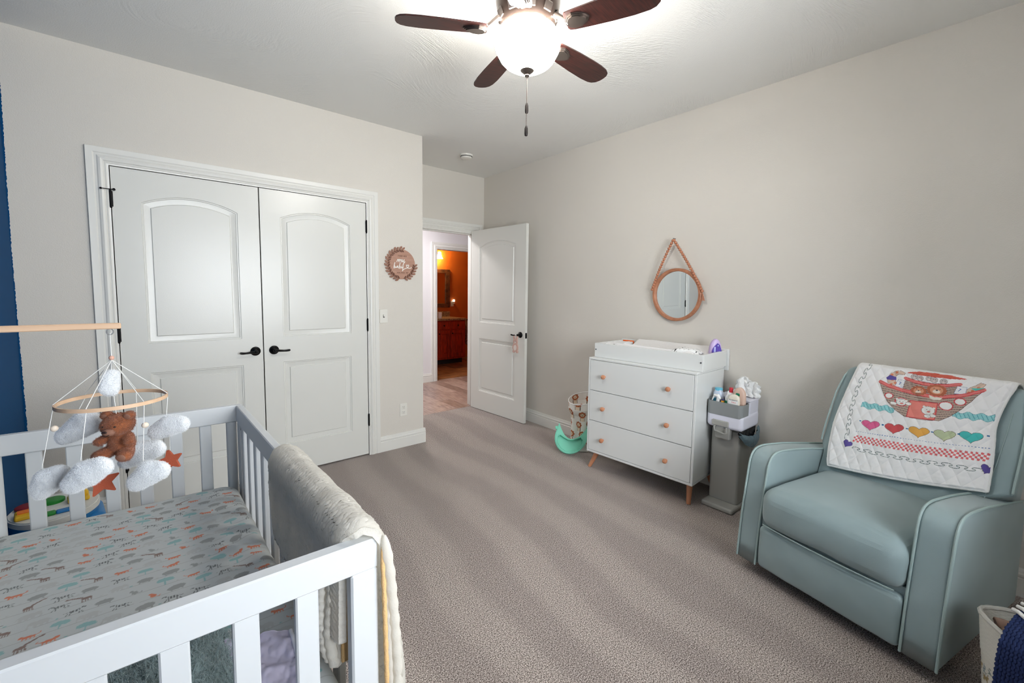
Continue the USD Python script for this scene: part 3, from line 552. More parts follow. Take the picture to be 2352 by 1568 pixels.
# ================================================================ diaper pail with caddy lid
m_pg = mat('pail_grey', lin(166, 165, 159), .42); m_pg2 = mat('pail_dark_grey', lin(140, 144, 144), .42); m_pw = mat('pail_white', lin(224, 224, 236), .35); m_bag = mat('bag_film', lin(24, 27, 30), .22, bump=(45, .010, 3)); m_bag2 = mat('bag_cuff', lin(96, 116, 124), .25, bump=(40, .008, 3))
PX, PY = 2.80, 1.195
pa = thing('diaper_pail', 'tall grey diaper pail with a white caddy lid between dresser and recliner', 'diaper pail', (PX, PY, 0), -90)   # local x -> -y (image right), y -> +x (to the wall)
part('base', rbox(-.100, .102, -.070, .20, 0, .034, .012), m_pg, pa, 'grey foot step'); part('body', rbox(-.094, .092, .018, .215, .025, .520, .018), m_pg, pa)
part('lid', rbox(-.108, .122, -.034, .232, .532, .640, .026, 24), m_pw, pa, 'white lid')
part('bin_lid', cat_(rbox(-.100, .116, .085, .228, .60, .712, .012), rbox(-.103, .120, .078, .231, .708, .722, .006)), m_pw, pa, 'white rear compartment')
def tray_wall(x0, x1, y0, y1, z0, z1, r, th):
    o = sbox(x0+r, y0+r, x1-r, y1-r).buffer(r, 8); return ext(o.difference(o.buffer(-th)), z1-z0, z0)
part('caddy', cat_(tray_wall(-.109, .118, -.036, .084, .618, .704, .028, .004), ext(sbox(-.10, -.028, .11, .08), .004, .622)), m_pg2, pa, 'grey caddy rim', smooth=40)
la = part('latch', cat_(rbox(-.066, .040, -.044, -.020, .548, .585, .006), rbox(-.050, .044, -.030, .02, .462, .548, .010)), m_pg, pa, 'grey latch'); 
part('latch_handle', tube([(-.046, -.03, .545), (-.048, -.046, .540), (-.040, -.050, .516), (.020, -.050, .505), (.034, -.048, .512), (.030, -.044, .538), (.024, -.03, .548)], .0055, 8), m_pg, la)
# bag hanging over the right edge
U, Vv = np.meshgrid(np.linspace(0, 1, 40), np.linspace(0, 1, 14), indexing='ij')
sag = .096*np.sin(PI*np.clip(U*.92+.06, 0, 1))**.55
bagP = np.stack([.100+.026*np.sin(PI*U)*(.4+.6*Vv)+.004*np.sin(40*U+9*Vv), -.030+U*.255, .545-sag*Vv-.006*(1-Vv)], -1)
bg = part('bag', shell(bagP, .002), m_bag, pa, 'black bag liner', smooth=60)
cuff = np.stack([.110+.034*np.sin(PI*U)+.012*np.sin(PI*Vv)+.004*np.sin(33*U+5*Vv), -.040+U*.280, .545-(.040+.078*Vv)*np.sin(PI*np.clip(U*.94+.03, 0, 1))**.6-.004], -1)
part('bag_cuff', shell(cuff, .003), m_bag2, pa, 'grey rolled bag cuff', smooth=60)
pw = lambda x, y, z: (PX+y, PY-x, z)
m_cap = mat('cap_blue', lin(104, 196, 224), .35); m_clear = mat('bottle_pale_blue', lin(206, 218, 236), .25); m_wp = mat('plastic_white', lin(240, 240, 238), .35); m_teal = mat('label_teal', lin(70, 160, 190), .4); m_cream = mat('lotion_cream', lin(236, 228, 212), .35)
m_pink = mat('wash_pink', lin(222, 190, 172), .3); m_red = mat('cap_red', lin(206, 40, 56), .4); m_navy = mat('box_navy', lin(54, 52, 110), .5); m_amber = mat('box_amber', lin(222, 160, 50), .5); m_ink = mat('ink_grey', lin(92, 92, 96), .6); m_inkp = mat('ink_pink', lin(220, 120, 130), .6); m_lab = mat('label_white', lin(244, 244, 242), .5); m_labb = mat('label_blue', lin(120, 180, 226), .5); m_grn = mat('label_green', lin(30, 128, 96), .5)
ZB = .626
bottle('powder_bottle', 'pale bottle with sky blue cap at the left of the pail caddy', 'bottle', pw(-.070, .045, ZB), .060, .050, .140, cap=.024, mat_=m_clear, rz=-90, cap_m=m_cap, cap_h=.016, round_top=.78, cap_w=.78, label_m=m_teal, lab=[(-.022, .03), (.022, .03), (.018, .085), (-.018, .085)])
sp = thing('spray_bottle', 'small white trigger spray bottle in the pail caddy', 'spray bottle', pw(-.052, -.004, ZB), -90)
part('bottle_body', lathe([(0, 0), (.019, 0), (.020, .004), (.020, .045), (.012, .058), (.010, .066), (0, .066)], 24), m_teal, sp)
part('spray_head', blob([(((.0, 0, .064), .011), ((.004, 0, .105), .010)), (((.004, 0, .106), .011), ((-.020, 0, .110), .008)), (((-.022, 0, .108), .005), ((-.036, 0, .075), .004)), (((.0, 0, .108), .012), ((.012, 0, .094), .009))], .005, 4), m_wp, sp)
bottle('cream_lotion_bottle', 'cream lotion bottle lettered Aveeno Baby at the front of the pail caddy', 'bottle', pw(.055, -.010, ZB), .070, .030, .138, mat_=m_cream, rz=-90, round_top=.74, label_m=m_lab,
       lab=[(-.028, .060), (.028, .060), (.028, .105), (-.028, .105)], letters=[('Aveeno', .0105, .0, .100, m_ink), ('Baby', .0085, .004, .086, m_inkp)])
m_ = cbox(.004, .030, -.018, -.0165, ZB+.060, ZB+.078, .0005)
bottle('pink_wash_bottle', 'tall peach-pink wash bottle behind the cream lotion bottle', 'bottle', pw(.066, .040, ZB), .078, .042, .178, mat_=m_pink, rz=-90, round_top=.66, label_m=m_grn, lab=[(-.018, .128), (.008, .128), (.006, .140), (-.010, .142)])
bottle('red_cap_bottle', 'small bottle with red cap in the middle of the pail caddy', 'bottle', pw(.008, .050, ZB), .034, .030, .135, cap=.012, mat_=m_wp, rz=-90, cap_m=m_red, cap_h=.035, round_top=.85, cap_w=.7)
nb = thing('nozzle_bottle', 'white bottle with pointed nozzle in front of the red cap', 'bottle', pw(.006, .012, ZB), -90)
part('bottle_body', lathe([(0, 0), (.017, 0), (.018, .004), (.018, .085), (.012, .094), (0, .095)], 22), m_grn, nb); part('nozzle', lathe([(.016, .085), (.017, .100), (.014, .112), (.006, .124), (.0045, .146), (.002, .150), (0, .150)], 22), m_wp, nb)
tb = thing('ointment_box', 'slim navy and amber ointment box in the pail caddy', 'box', pw(-.022, .006, ZB), -80)
part('carton', cbox(-.008, .008, -.012, .012, 0, .088, .001), m_navy, tb); part('carton_print', cbox(-.0085, .0085, -.0125, .0125, .045, .083, .001), m_amber, tb)
tb = thing('ointment_tube', 'slim white and green tube beside the nozzle bottle', 'tube', pw(.020, -.012, ZB), -90)
part('tube_body', cat_(cbox(-.006, .006, -.006, .006, 0, .098, .003)), m_lab, tb); part('tube_print', cbox(.001, .0065, -.0065, .0, .06, .096, .001), m_grn, tb)
m_diaper = mat('diaper_white', lin(240, 241, 240), .75, bump=(70, .006, 3)); m_diab = mat('diaper_print', lin(190, 214, 210), .7)
for i, (x, y, z, rx, s) in enumerate(((.046, .150, .7225, -.30, 1.0), (.080, .165, .7225, .35, .92), (.030, .185, .7225, .10, 1.1))):
    U, Vv = np.meshgrid(np.linspace(-1, 1, 34), np.linspace(0, 1, 22), indexing='ij')
    w_ = .055*s*(1-.35*Vv)*(1+.14*np.sin(Vv*14)); zz = .105*s*Vv+.010*meshkit.fbm(np.stack([U*3, Vv*4, U*0+i], -1), 3, i)*Vv
    Pq = np.stack([x+U*w_+rx*zz*.5, y+.012*np.sin(U*5+i)+.018*U*U+rx*.1*zz, z+.008+zz*(1-.28*np.abs(U)**2)], -1)
    dname = ('white folded diaper leaning left on the pail lid', 'white folded diaper leaning right on the pail lid', 'tallest white diaper at the back of the pail lid')[i]
    dp = part('folded_diaper', shell(Pq, .014), m_diaper, cat='diaper', smooth=60, label=dname, group='diapers on the pail lid'); toworld(dp, (PX, PY, 0), -90)

# ================================================================ hamper and mint tray by the dresser
m_hp = mat('hamper_cloth', (1, 1, 1), .7, paint=True)
U, Vv = np.meshgrid(np.linspace(0, 2*PI, 200), np.linspace(0, 1, 140), indexing='ij')
prof = np.interp(Vv, [0, .06, .2, .5, .72, .80, .86, 1.0], [.135, .120, .098, .094, .102, .120, .128, .128])
fold = .012*np.sin(5*U+2*Vv)*np.exp(-((Vv-.35)/.3)**2)+.006*np.sin(9*U)*np.exp(-((Vv-.2)/.2)**2); R_ = prof+fold
Xh = R_*np.cos(U); Yh = R_*np.sin(U); Zh = .004+Vv*.440+.034*(Vv**2)*np.cos(U)
Pq = np.stack([Xh, Yh, Zh], -1); m_ = shell(Pq, .004)
col = np.tile(np.array(lin(242, 238, 230)), (len(m_.vertices), 1)); angh = np.concatenate([U.ravel()]*2); hh = np.concatenate([Zh.ravel()]*2); arc = angh*.105
for i in range(6):
    for j in range(5):
        ca, cz = (i+.5*(j % 2)+.25)*2*PI/6*.105+.010*math.sin(7*i+3*j), .05+j*.092+.012*math.sin(5*i+j)
        da = ((arc-ca+PI*.105) % (2*PI*.105)-PI*.105)/1.35; dz = (hh-cz)/1.35; d = np.hypot(da, dz); dh = np.hypot(da*1.0, dz-.004)
        body = (np.abs(da) < .014) & (dz < -.014) & (dz > -.040); col[body] = lin(232, 214, 190)
        lines = (np.abs(np.abs(da)-.014) < .0016) & (dz < -.014) & (dz > -.040); col[lines] = lin(90, 70, 60)
        col[dh < .022+.002*np.sin(9*np.arctan2(dz, da))] = lin(176, 92, 50); col[dh < .012] = lin(240, 216, 186)
        for ex_ in (-.005, .005): col[np.hypot(da-ex_, dz-.007) < .0022] = lin(40, 30, 28)
        col[np.hypot(da, dz+.001) < .003] = lin(60, 40, 36)
hm = thing('laundry_hamper', 'white collapsible hamper printed with orange lions, slumped against the wall', 'hamper', (2.915, 2.500, 0))
part('cloth_wall', m_, m_hp, hm, color=col, smooth=True)
t = np.linspace(0, 2*PI, 64, endpoint=False); part('rim', tube(np.stack([.129*np.cos(t), .129*np.sin(t), .446+.034*np.cos(t)], 1), .004, 8, True), m_wp, hm)
part('bottom', lathe([(0, .002), (.125, .002), (.125, .006), (0, .006)], 40), m_wp, hm)
m_mint = mat('mint_plastic', lin(120, 208, 180), .4)
k = .00050; oc = [(820, 770), (795, 860), (745, 960), (735, 1070), (760, 1150), (800, 1210), (860, 1258), (930, 1285), (1010, 1290), (1100, 1268), (1180, 1222), (1240, 1165), (1290, 1080), (1318, 980), (1335, 870), (1352, 780), (1330, 790), (1300, 885), (1250, 930), (1180, 1000), (1110, 1035), (1040, 1052), (970, 1042), (905, 985), (862, 900), (842, 850)]
def chaikin(p, n=3):
    p = np.array(p, float)
    for _ in range(n): q = np.roll(p, -1, 0); p = np.stack([.75*p+.25*q, .25*p+.75*q], 1).reshape(-1, 2)
    return p
oc = chaikin(oc, 2)[1:].tolist()
sh = Polygon([((x-1010)*k, (1290-y)*k*1.05) for x, y in oc]).buffer(.004).buffer(-.004)
rc = Polygon([((x-1010)*k, (1290-y)*k*1.05) for x, y in [(800, 1020), (830, 1000), (890, 1040), (960, 1078), (1040, 1085), (1120, 1060), (1180, 1040), (1205, 1070), (1195, 1120), (1150, 1180), (1080, 1225), (1000, 1240), (920, 1232), (850, 1190), (805, 1120)]]).buffer(.006).buffer(-.002)
M = manifold3d.Manifold
def man(m): m = tm(m); m.merge_vertices(); return M(manifold3d.Mesh(np.array(m.vertices, np.float32), np.array(m.faces, np.uint32)))
def layered(poly, steps): return cat_(*[ext(poly.buffer(-b), h1-h0, h0) for b, h0, h1 in steps])
tray3 = tm(man(ext(sh, .034))+man(ext(sh.buffer(-.006), .040))-man(ext(rc, .05, .009)))
vd = np.array([-.66, -.75, 0]); vx = np.array([.75, -.66, 0]); tl = math.radians(30)
mt = thing('mint_snack_tray', 'mint green crescent snack tray leaning against the lion hamper', 'tray', (2.685, 2.425, 0))
nz = vd*math.cos(tl)+np.array([0, 0, math.sin(tl)]); ny = np.cross(nz, vx)
part('tray', place(tray3, (0, 0, .004), vx, ny, nz), m_mint, mt, smooth=30); part('tab', place(rbox(-.128, -.102, .212, .240, .004, .022, .005), (0, 0, .004), vx, ny, nz), m_mint, mt)
part('cup_rim', place(tube([(x, y, .0405) for x, y in np.array(rc.buffer(.004).exterior.coords)[:-1]], .0035, 8, True), (0, 0, .004), vx, ny, nz), m_mint, mt)
# ================================================================ recliner
m_lea = mat('recliner_suede', lin(148, 167, 169), .62, bump=(420, .0003, 2), mottle=(5, lin(138, 158, 160), 4), sheen_weight=0.25, sheen_roughness=.5)
m_welt = mat('recliner_welt', lin(158, 178, 176), .6); m_dark = mat('dark_base', lin(30, 32, 33), .7)
RX, RY = 2.156, .483; RRZ = math.degrees(math.atan2(-.9745, -.2245))
rc_ = thing('recliner', 'pale blue-green suede recliner with square arms', 'armchair', (RX, RY, 0), RRZ)
AP = [(0, .062), (.008, .15), (.020, .28), (.044, .44), (.058, .53), (.066, .562), (.080, .586), (.098, .601), (.125, .610), (.17, .613), (.24, .607), (.33, .598), (.42, .585), (.5, .572), (.62, .553), (.76, .530), (.79, .50), (.79, .062)]
aP = Polygon(AP)
def arm(x0, x1):
    M = manifold3d.Manifold; ms = []
    for ins, dx in ((.016, 0), (.006, .004), (.0015, .010), (0, .018)):
        e_ = tm(trimesh.creation.extrude_polygon(aP.buffer(-ins), x1-x0-2*dx, engine='earcut')); e_.vertices = np.stack([e_.vertices[:, 2]+x0+dx, e_.vertices[:, 0], e_.vertices[:, 1]], 1); ms.append(trimesh.convex.convex_hull(e_))
    m = trimesh.convex.convex_hull(np.vstack([q.vertices for q in ms])); return m
APw = np.array(AP[:-2]); 
def resample(p, n):
    p = np.array(p, float); L = np.r_[0, np.cumsum(np.linalg.norm(np.diff(p, axis=0), axis=1))]; s = np.linspace(0, L[-1], n); return np.stack([np.interp(s, L, p[:, i]) for i in range(p.shape[1])], 1)
for x0, x1 in ((-.392, -.288), (.279, .392)):
    am = part('arm', arm(x0, x1), m_lea, rc_, smooth=35)
    for x in (x0+.004, x1-.004): part('piping', tube([(x, b-.001, z+.002) for b, z in resample(APw, 60)], .0048, 8), m_welt, am)
def pillow(x0, x1, y0, y1, z0, z1, r, crown=.0, res=.02, front=.0, seed=0):
    m = tm(man(rbox(x0, x1, y0, y1, z0, z1, r, 24)).refine_to_length(res)); v = m.vertices.copy(); cx, hx_ = (x0+x1)/2, (x1-x0)/2; cz, hz_ = (z0+z1)/2, (z1-z0)/2; cy, hy_ = (y0+y1)/2, (y1-y0)/2
    wx, wz, wy = 1-np.clip(np.abs((v[:, 0]-cx)/hx_), 0, 1)**2.4, 1-np.clip(np.abs((v[:, 2]-cz)/hz_), 0, 1)**2, 1-np.clip(np.abs((v[:, 1]-cy)/hy_), 0, 1)**2.2
    v[:, 2] += crown*wx*np.clip((v[:, 2]-cz)/hz_, 0, 1)*(.45+.55*wy); v[:, 1] -= front*wx*wz*np.clip((cy-v[:, 1])/hy_, 0, 1)
    v += (meshkit.fbm(v*7+seed, 2, seed)[:, None]-.5)*np.array([0, .008, .006]); m.vertices = v; return m
part('seat_cushion', pillow(-.286, .277, -.012, .58, .275, .462, .058, .042, .018, .022, 1), m_lea, rc_, smooth=True)
part('seat_seam', tube([(x, -.004-.016*(1-abs((x+.004)/.27)**2.4), .287) for x in np.linspace(-.262, .254, 40)], .003, 6), m_welt, rc_)
part('footrest', pillow(-.284, .275, -.004, .05, .062, .270, .022, 0, .02, .014, 2), m_lea, rc_, smooth=True)
part('apron', cat_(bx(-.285, .276, .03, .74, .07, .30)), m_lea, rc_)
part('base', cat_(lathe([(0, 0), (.27, 0), (.275, .012), (.265, .022), (.05, .03), (.05, .07), (0, .07)], 40, 0, .40), bx(-.37, .37, .06, .76, .058, .075)), m_dark, rc_, 'dark swivel base')
# back: slab leaning on the tangent tv, front face through (b, z) = (.50, .45)
tv = np.array([0, .388, .922]); nv = np.array([0, .922, -.388])       # up the back, into the back
def onback(s, t, d): return np.array([s, .50+tv[1]*t+nv[1]*d, .45+tv[2]*t+nv[2]*d])
bk = pillow(-.315, .405, -.10, .62, 0, .115, .045, 0, .022); v = bk.vertices
s_, t_, d_ = v[:, 0].copy(), v[:, 1].copy(), v[:, 2].copy()
wing = np.clip((np.abs((s_-.045)/.36)-.80)/.2, 0, 1)**1.5; d_ = d_-.022*wing*(d_ < .06)-.008*(1-((s_-.045)/.36)**2)*(d_ < .06)
for c0 in (-.13, .05, .23): d_ = d_+.010*np.exp(-((s_-c0)/.006)**2)*(d_ < .05)*np.clip((.25-t_)/.1, 0, 1)
s_ = .045+(s_-.045)*(1-.10*np.clip((t_-.35)/.3, 0, 1)**2)
low_ = np.clip((.16-t_)/.06, 0, 1); s_ = s_*(1-low_)+np.clip(s_, -.284, .275)*low_
bk.vertices = np.stack([s_, .50+tv[1]*t_+nv[1]*d_, .45+tv[2]*t_+nv[2]*d_], 1)
if bk.volume < 0: bk.invert()
bp = part('back_cushion', bk, m_lea, rc_, smooth=True)
for sgn in (-1, 1):
    pts = [onback(.045+sgn*.36*(1-.10*max(0, min(1, (t-.35)/.3))**2)*k_, t, d) for t, d, k_ in [(.17, -.010, .985), (.22, -.014, .985), (.3, -.014, .985), (.45, -.012, .985), (.55, -.006, .975), (.60, .012, .95), (.617, .03, .90)]]
    part('piping', tube(resample(pts, 40), .0045, 8), m_welt, bp)
part('seam', tube([onback(.335-.012*math.cos(t*6), t, -.0045-.003*t) for t in np.linspace(.02, .5, 30)], .002, 6), m_welt, bp)

# ---------------- quilt over the back of the recliner
m_quilt = mat('quilt_cotton', (1, 1, 1), .8, paint=True, bump=(700, .0004, 2))
nu, nv_ = 440, 520
pp, qq = np.meshgrid(np.linspace(0, 1, nu), np.linspace(0, 1, nv_), indexing='ij')
Lft = np.array([(0, -.236, .045), (.25, -.262, .160), (.45, -.268, .28), (.7, -.255, .44), (1, -.232, .602)]); Rgt = np.array([(0, .334, .149), (.2, .330, .235), (.4, .322, .33), (.6, .312, .43), (.8, .322, .53), (1, .340, .602)])
q0 = np.clip(qq/.66, 0, 1); from scipy.interpolate import PchipInterpolator as PC
lS, lT, rS, rT = PC(Lft[:, 0], Lft[:, 1])(q0), PC(Lft[:, 0], Lft[:, 2])(q0), PC(Rgt[:, 0], Rgt[:, 1])(q0), PC(Rgt[:, 0], Rgt[:, 2])(q0)
S = lS*(1-pp)+rS*pp; Tt = lT*(1-pp)+rT*pp - .012*np.sin(PI*pp)*(1-q0)
over = np.clip((qq-.66)/.34, 0, 1)*.36                     # length over the top and down behind
D = np.full_like(S, -.024); a_ = np.clip(over/.135, 0, 1)*PI; Rr = .043
Tt = Tt+np.where(over > 0, Rr*np.sin(a_), 0); D = D+np.where(over > 0, Rr*(1-np.cos(a_))*1.0, 0)+np.where(over > .135, .012, 0)
D = np.where(over > 0, -.024+(.142/2)*(1-np.cos(a_)), -.024); Tt = np.where(over > .135, Tt-(over-.135), Tt)
art_s, art_t = S.copy(), np.where(over > 0, .602+over*.9, Tt)
puff = .0052*(np.abs(np.sin(PI*(art_s*.9+art_t*.55)/.044))**.6*np.abs(np.sin(PI*(art_s*.9-art_t*.62)/.050))**.6)+.009*meshkit.fbm(np.stack([art_s*22, art_t*22, S*0], -1), 3, 9)
edge = np.minimum.reduce([pp/.02, (1-pp)/.02, qq/.014]); puff = puff*np.clip(edge, .2, 1)
hang = -.012*np.exp(-((art_t-.05)/.05)**2)+.010*np.sin(6*pp+2)*np.clip(.25-art_t, 0, 1)
D = D-np.where(over < .06, 1, -1)*puff+hang
Pq = np.stack([S, .50+tv[1]*Tt+nv[1]*D, .45+tv[2]*Tt+nv[2]*D], -1); Pq[..., 1] = np.minimum(Pq[..., 1], .842)
qm = grid(Pq); n_ = nu*nv_
cq = np.tile(np.array(lin(243, 243, 243)), (n_, 1)); As, At = art_s.ravel(), art_t.ravel()
def dye(poly, c):
    if poly.is_empty: return
    x0, y0, x1, y1 = poly.bounds; k = np.nonzero((As >= x0) & (As <= x1) & (At >= y0) & (At <= y1))[0]
    if len(k): cq[k[shapely.contains_xy(poly, As[k], At[k])]] = c
def dl(pts, w, c): dye(LineString(pts).buffer(w), c)
def heart(cx, cz, w, h, rot=8): 
    t = np.linspace(0, 2*PI, 60); x = 16*np.sin(t)**3/32; z = (13*np.cos(t)-5*np.cos(2*t)-2*np.cos(3*t)-np.cos(4*t)+2.5)/29
    return affinity.translate(affinity.rotate(Polygon(np.stack([x*w, z*h], 1)), rot, origin=(0, 0)), cx, cz)
BRN, RED, COR, TAN, OUT = lin(176, 112, 92), lin(204, 72, 78), lin(226, 126, 122), lin(186, 164, 150), lin(96, 76, 78)
for (ax, az), (bx_, bz), ph in (((-.166, .402), (-.030, .408), 0), ((.178, .442), (.304, .458), 1)):
    t = np.linspace(0, 1, 50); tp = np.stack([ax+(bx_-ax)*t, az+(bz-az)*t+.005*np.sin(t*19+ph)+.012], 1); bt = np.stack([ax+(bx_-ax)*t, az+(bz-az)*t+.005*np.sin(t*19+ph)-.014], 1)
    w = Polygon(np.vstack([tp, bt[::-1]])); dye(w.buffer(.0012), lin(56, 130, 150)); dye(w, lin(150, 212, 214))
    for i in range(9): dl([(ax+(bx_-ax)*(i+.2)/9, az+(bz-az)*i/9+.010), (ax+(bx_-ax)*(i+1.0)/9, az+(bz-az)*i/9-.010)], .0012, lin(80, 160, 176))
hull = Polygon([(-.113, .530), (-.100, .500), (-.084, .470), (-.064, .442), (-.028, .410), (.015, .386), (.075, .388), (.137, .399), (.165, .424), (.192, .460), (.222, .512), (.250, .568), (.19, .530), (.135, .512), (.08, .505), (.03, .505), (-.03, .512), (-.08, .524)])
cab = Polygon([(-.022, .512), (-.018, .566), (.08, .566), (.178, .582), (.182, .528), (.08, .500)])
dye(cab, TAN)
for i in range(8): dl([(-.02, .518+i*.008), (.08, .514+i*.008), (.18, .530+i*.008)], .0011, OUT)
for pts, c in (([(-.085, .54), (-.092, .565), (-.084, .592), (-.066, .606), (-.045, .610), (-.028, .603), (-.030, .594), (-.052, .592), (-.062, .578), (-.058, .556), (-.050, .530)], lin(220, 194, 176)), ([(.205, .545), (.225, .552), (.245, .575), (.256, .600), (.240, .604), (.226, .590), (.21, .575), (.198, .56)], lin(220, 194, 176))):
    g = Polygon(pts); dye(g.buffer(.0012), OUT); dye(g, c)
for x, z in ((-.078, .585), (-.07, .56), (-.06, .60), (-.07, .535), (.22, .562), (.236, .580), (.21, .552), (-.055, .545)): dye(Point(x, z).buffer(.0062), lin(214, 130, 100))
dye(Polygon([(-.098, .566), (-.085, .582), (-.058, .576), (-.056, .562), (-.075, .556), (-.092, .556)]), lin(92, 80, 160)); dye(Polygon([(.212, .574), (.228, .566), (.252, .570), (.258, .584), (.236, .580)]), lin(84, 196, 184))
for x0, x1, z in ((-.052, -.022, .545), (.164, .198, .556)): w = Polygon([(x0, z-.018), (x1, z-.016), (x1+.002, z+.018), (x0+.004, z+.020)]); dye(w.buffer(.001), lin(96, 120, 170)); dye(w, lin(238, 240, 244)); dl([(x0+.012, z-.004), (x0+.019, z+.006), (x0+.014, z+.008)], .0013, lin(80, 110, 180))
dl([(-.022, .578), (.02, .566), (.08, .562), (.13, .570), (.176, .586)], .0062, COR); dl([(-.022, .571), (.02, .559), (.08, .555), (.13, .563), (.176, .579)], .0014, RED); dl([(-.022, .584), (.02, .572), (.08, .568), (.13, .576), (.176, .592)], .0012, RED)
roof = Polygon([(-.018, .606), (.02, .618), (.08, .622), (.14, .620), (.19, .612), (.14, .606), (.08, .603), (.03, .602)]); dye(roof.buffer(.0015), RED); dye(roof, lin(206, 96, 78))
for x, z, r in ((.012, .590, .013), (.034, .586, .012), (.066, .592, .011), (.085, .588, .013), (.118, .588, .012)): dye(Point(x, z).buffer(r+.001), OUT); dye(Point(x, z).buffer(r), lin(196, 186, 184)); dye(Point(x-.004, z+.004).buffer(.0016), OUT); dye(Point(x+.004, z+.003).buffer(.0016), OUT); dye(Point(x, z-.005).buffer(.004), lin(226, 210, 206))
dye(hull.buffer(.0016), OUT); dye(hull, TAN)
for i in range(13):
    z = .394+i*.0108; dye(LineString([(-.12, z+.006), (.02, z-.004), (.13, z+.002), (.26, z+.040)]).buffer(.0011).intersection(hull), OUT)
top_ = [(-.118, .540), (-.08, .526), (-.03, .515), (.03, .508), (.08, .508), (.135, .515), (.19, .533), (.256, .574)]
dl(top_, .0066, COR); dl([(x, z+.007) for x, z in top_], .0015, RED); dl([(x, z-.007) for x, z in top_], .0018, RED)
for cx, cz, r in ((.040, .524, .025), (.103, .540, .031)):
    t = np.linspace(0, 2*PI, 80); dye(Polygon(np.stack([cx+(r*1.15+.002*np.sin(14*t))*np.cos(t), cz+(r*.92+.002*np.sin(14*t))*np.sin(t)], 1)), lin(186, 104, 74))
    dye(affinity.scale(Point(cx, cz).buffer(r*.66), 1.15, .9), lin(220, 156, 124)); dye(affinity.scale(Point(cx, cz-.006).buffer(r*.34), 1.3, .8), lin(240, 228, 214)); dye(Point(cx, cz+.001).buffer(r*.13), OUT)
    for e in (-.35, .35): dye(Point(cx+e*r, cz+.008).buffer(.0020), OUT)
dye(Polygon([(.078, .514), (.10, .506), (.128, .510), (.122, .498), (.10, .492), (.085, .498)]), lin(236, 234, 222)); dye(Polygon([(.012, .512), (.03, .503), (.05, .505), (.055, .516), (.03, .512)]), BRN)
dr_ = Polygon([(.025, .388), (.120, .400), (.117, .478), (.022, .467)]); dye(dr_.buffer(.0036), RED); dye(dr_, lin(230, 136, 126))
for cx, cz, r in ((-.066, .474, .012), (-.012, .454, .018), (.148, .474, .0175), (.190, .504, .0140)): dye(affinity.scale(Point(cx, cz).buffer(r+.0036), 1.2, 1), RED); dye(affinity.scale(Point(cx, cz).buffer(r), 1.2, 1), lin(242, 242, 240))
for cx, cz, r in ((-.012, .452, .0155), (.092, .437, .0195)):
    dye(affinity.scale(Point(cx, cz).buffer(r+.0012), 1.2, 1), OUT); dye(affinity.scale(Point(cx, cz).buffer(r), 1.2, 1), lin(240, 240, 236)); 
    for e in (-.018, .018): dye(Point(cx+e, cz+r*.8).buffer(.0045), lin(240, 240, 236))
    for e in (-.006, .006): dye(Point(cx+e, cz+.004).buffer(.0018), OUT)
    dye(affinity.scale(Point(cx+.003, cz-.005).buffer(.0052), 1.4, .8), lin(224, 132, 126)); dye(Point(cx+.003, cz-.002).buffer(.0017), OUT)
for x, z in ((-.040, .440), (.016, .452), (.112, .416), (.094, .410)): w = affinity.scale(Point(x, z).buffer(.009), 1.3, .8); dye(w.buffer(.001), OUT); dye(w, lin(240, 240, 236))
HC = [(-.106, .307, lin(226, 104, 152)), (-.012, .318, lin(208, 84, 88)), (.080, .328, lin(234, 176, 84)), (.168, .340, lin(190, 202, 164)), (.252, .358, lin(72, 192, 188))]
for i, (x, z, c) in enumerate(HC): w = heart(x, z-.004, .074, .050); dye(w.buffer(.0014), OUT); dye(w, c)
for x, z in ((-.152, .316), (-.059, .322), (.035, .330), (.124, .342), (.212, .358), (.300, .378)): dye(affinity.rotate(sbox(x-.004, z-.003, x+.004, z+.003), 8), lin(44, 110, 160))
for i in range(48): f = i/47; x, z = -.158+.470*f, .258+.068*f-.006*math.sin(PI*f); dye(sbox(x-.0022, z-.0013, x+.0022, z+.0013), lin(60, 110, 176))
nck = 58
for i in range(nck):
    for j in range(4):
        if (i+j) % 2 == 0:
            f = (i+.5)/nck; x, z = -.160+.478*f, .206+.068*f-.008*math.sin(PI*f)+j*.0092; dye(sbox(x-.0042, z-.0047, x+.0042, z+.0047), lin(224, 108, 112))
def vine(pts, turns, amp):
    n = turns*44; p = resample(pts, n); t = np.linspace(0, turns*2*PI, n); d = np.gradient(p, axis=0); d /= np.linalg.norm(d, axis=1, keepdims=True); nn2 = np.stack([-d[:, 1], d[:, 0]], 1)
    sg = np.where((t/(2*PI)).astype(int) % 2 == 0, 1, -1); c = p-d*(amp*np.sin(t))[:, None]*1.25+nn2*(sg*amp*.5*(1-np.cos(t)))[:, None]
    for i in range(0, n-1, 10): dl(c[i:i+11].tolist(), .0012, lin(96, 116, 112))
vine([(-.190, .205), (-.204, .333), (-.207, .44), (-.204, .50), (-.182, .610), (-.178, .70)], 19, .0085); vine([(-.150, .168), (.0, .180), (.103, .194), (.20, .212), (.308, .226)], 19, .0085)
for x, z in ((-.180, .184), (.320, .238)): w = heart(x, z-.003, .040, .038, -15); dye(w.buffer(.001), OUT); dye(w, lin(96, 84, 160))
if qm.face_normals[len(qm.faces)//2][1] > 0: qm.invert()
quilt = thing('quilt', 'white quilt cross-stitched with an ark, hearts and a red check band over the recliner back', 'quilt', (RX, RY, 0), RRZ)
part('quilt_top', qm, m_quilt, quilt, color=cq, smooth=True)
m_qb = mat('quilt_backing', lin(232, 232, 230), .8); Nq = np.cross(np.gradient(Pq, axis=0), np.gradient(Pq, axis=1)); Nq /= np.linalg.norm(Nq, axis=2, keepdims=True); sg_ = 1 if Nq[nu//2, 100, 1] > 0 else -1
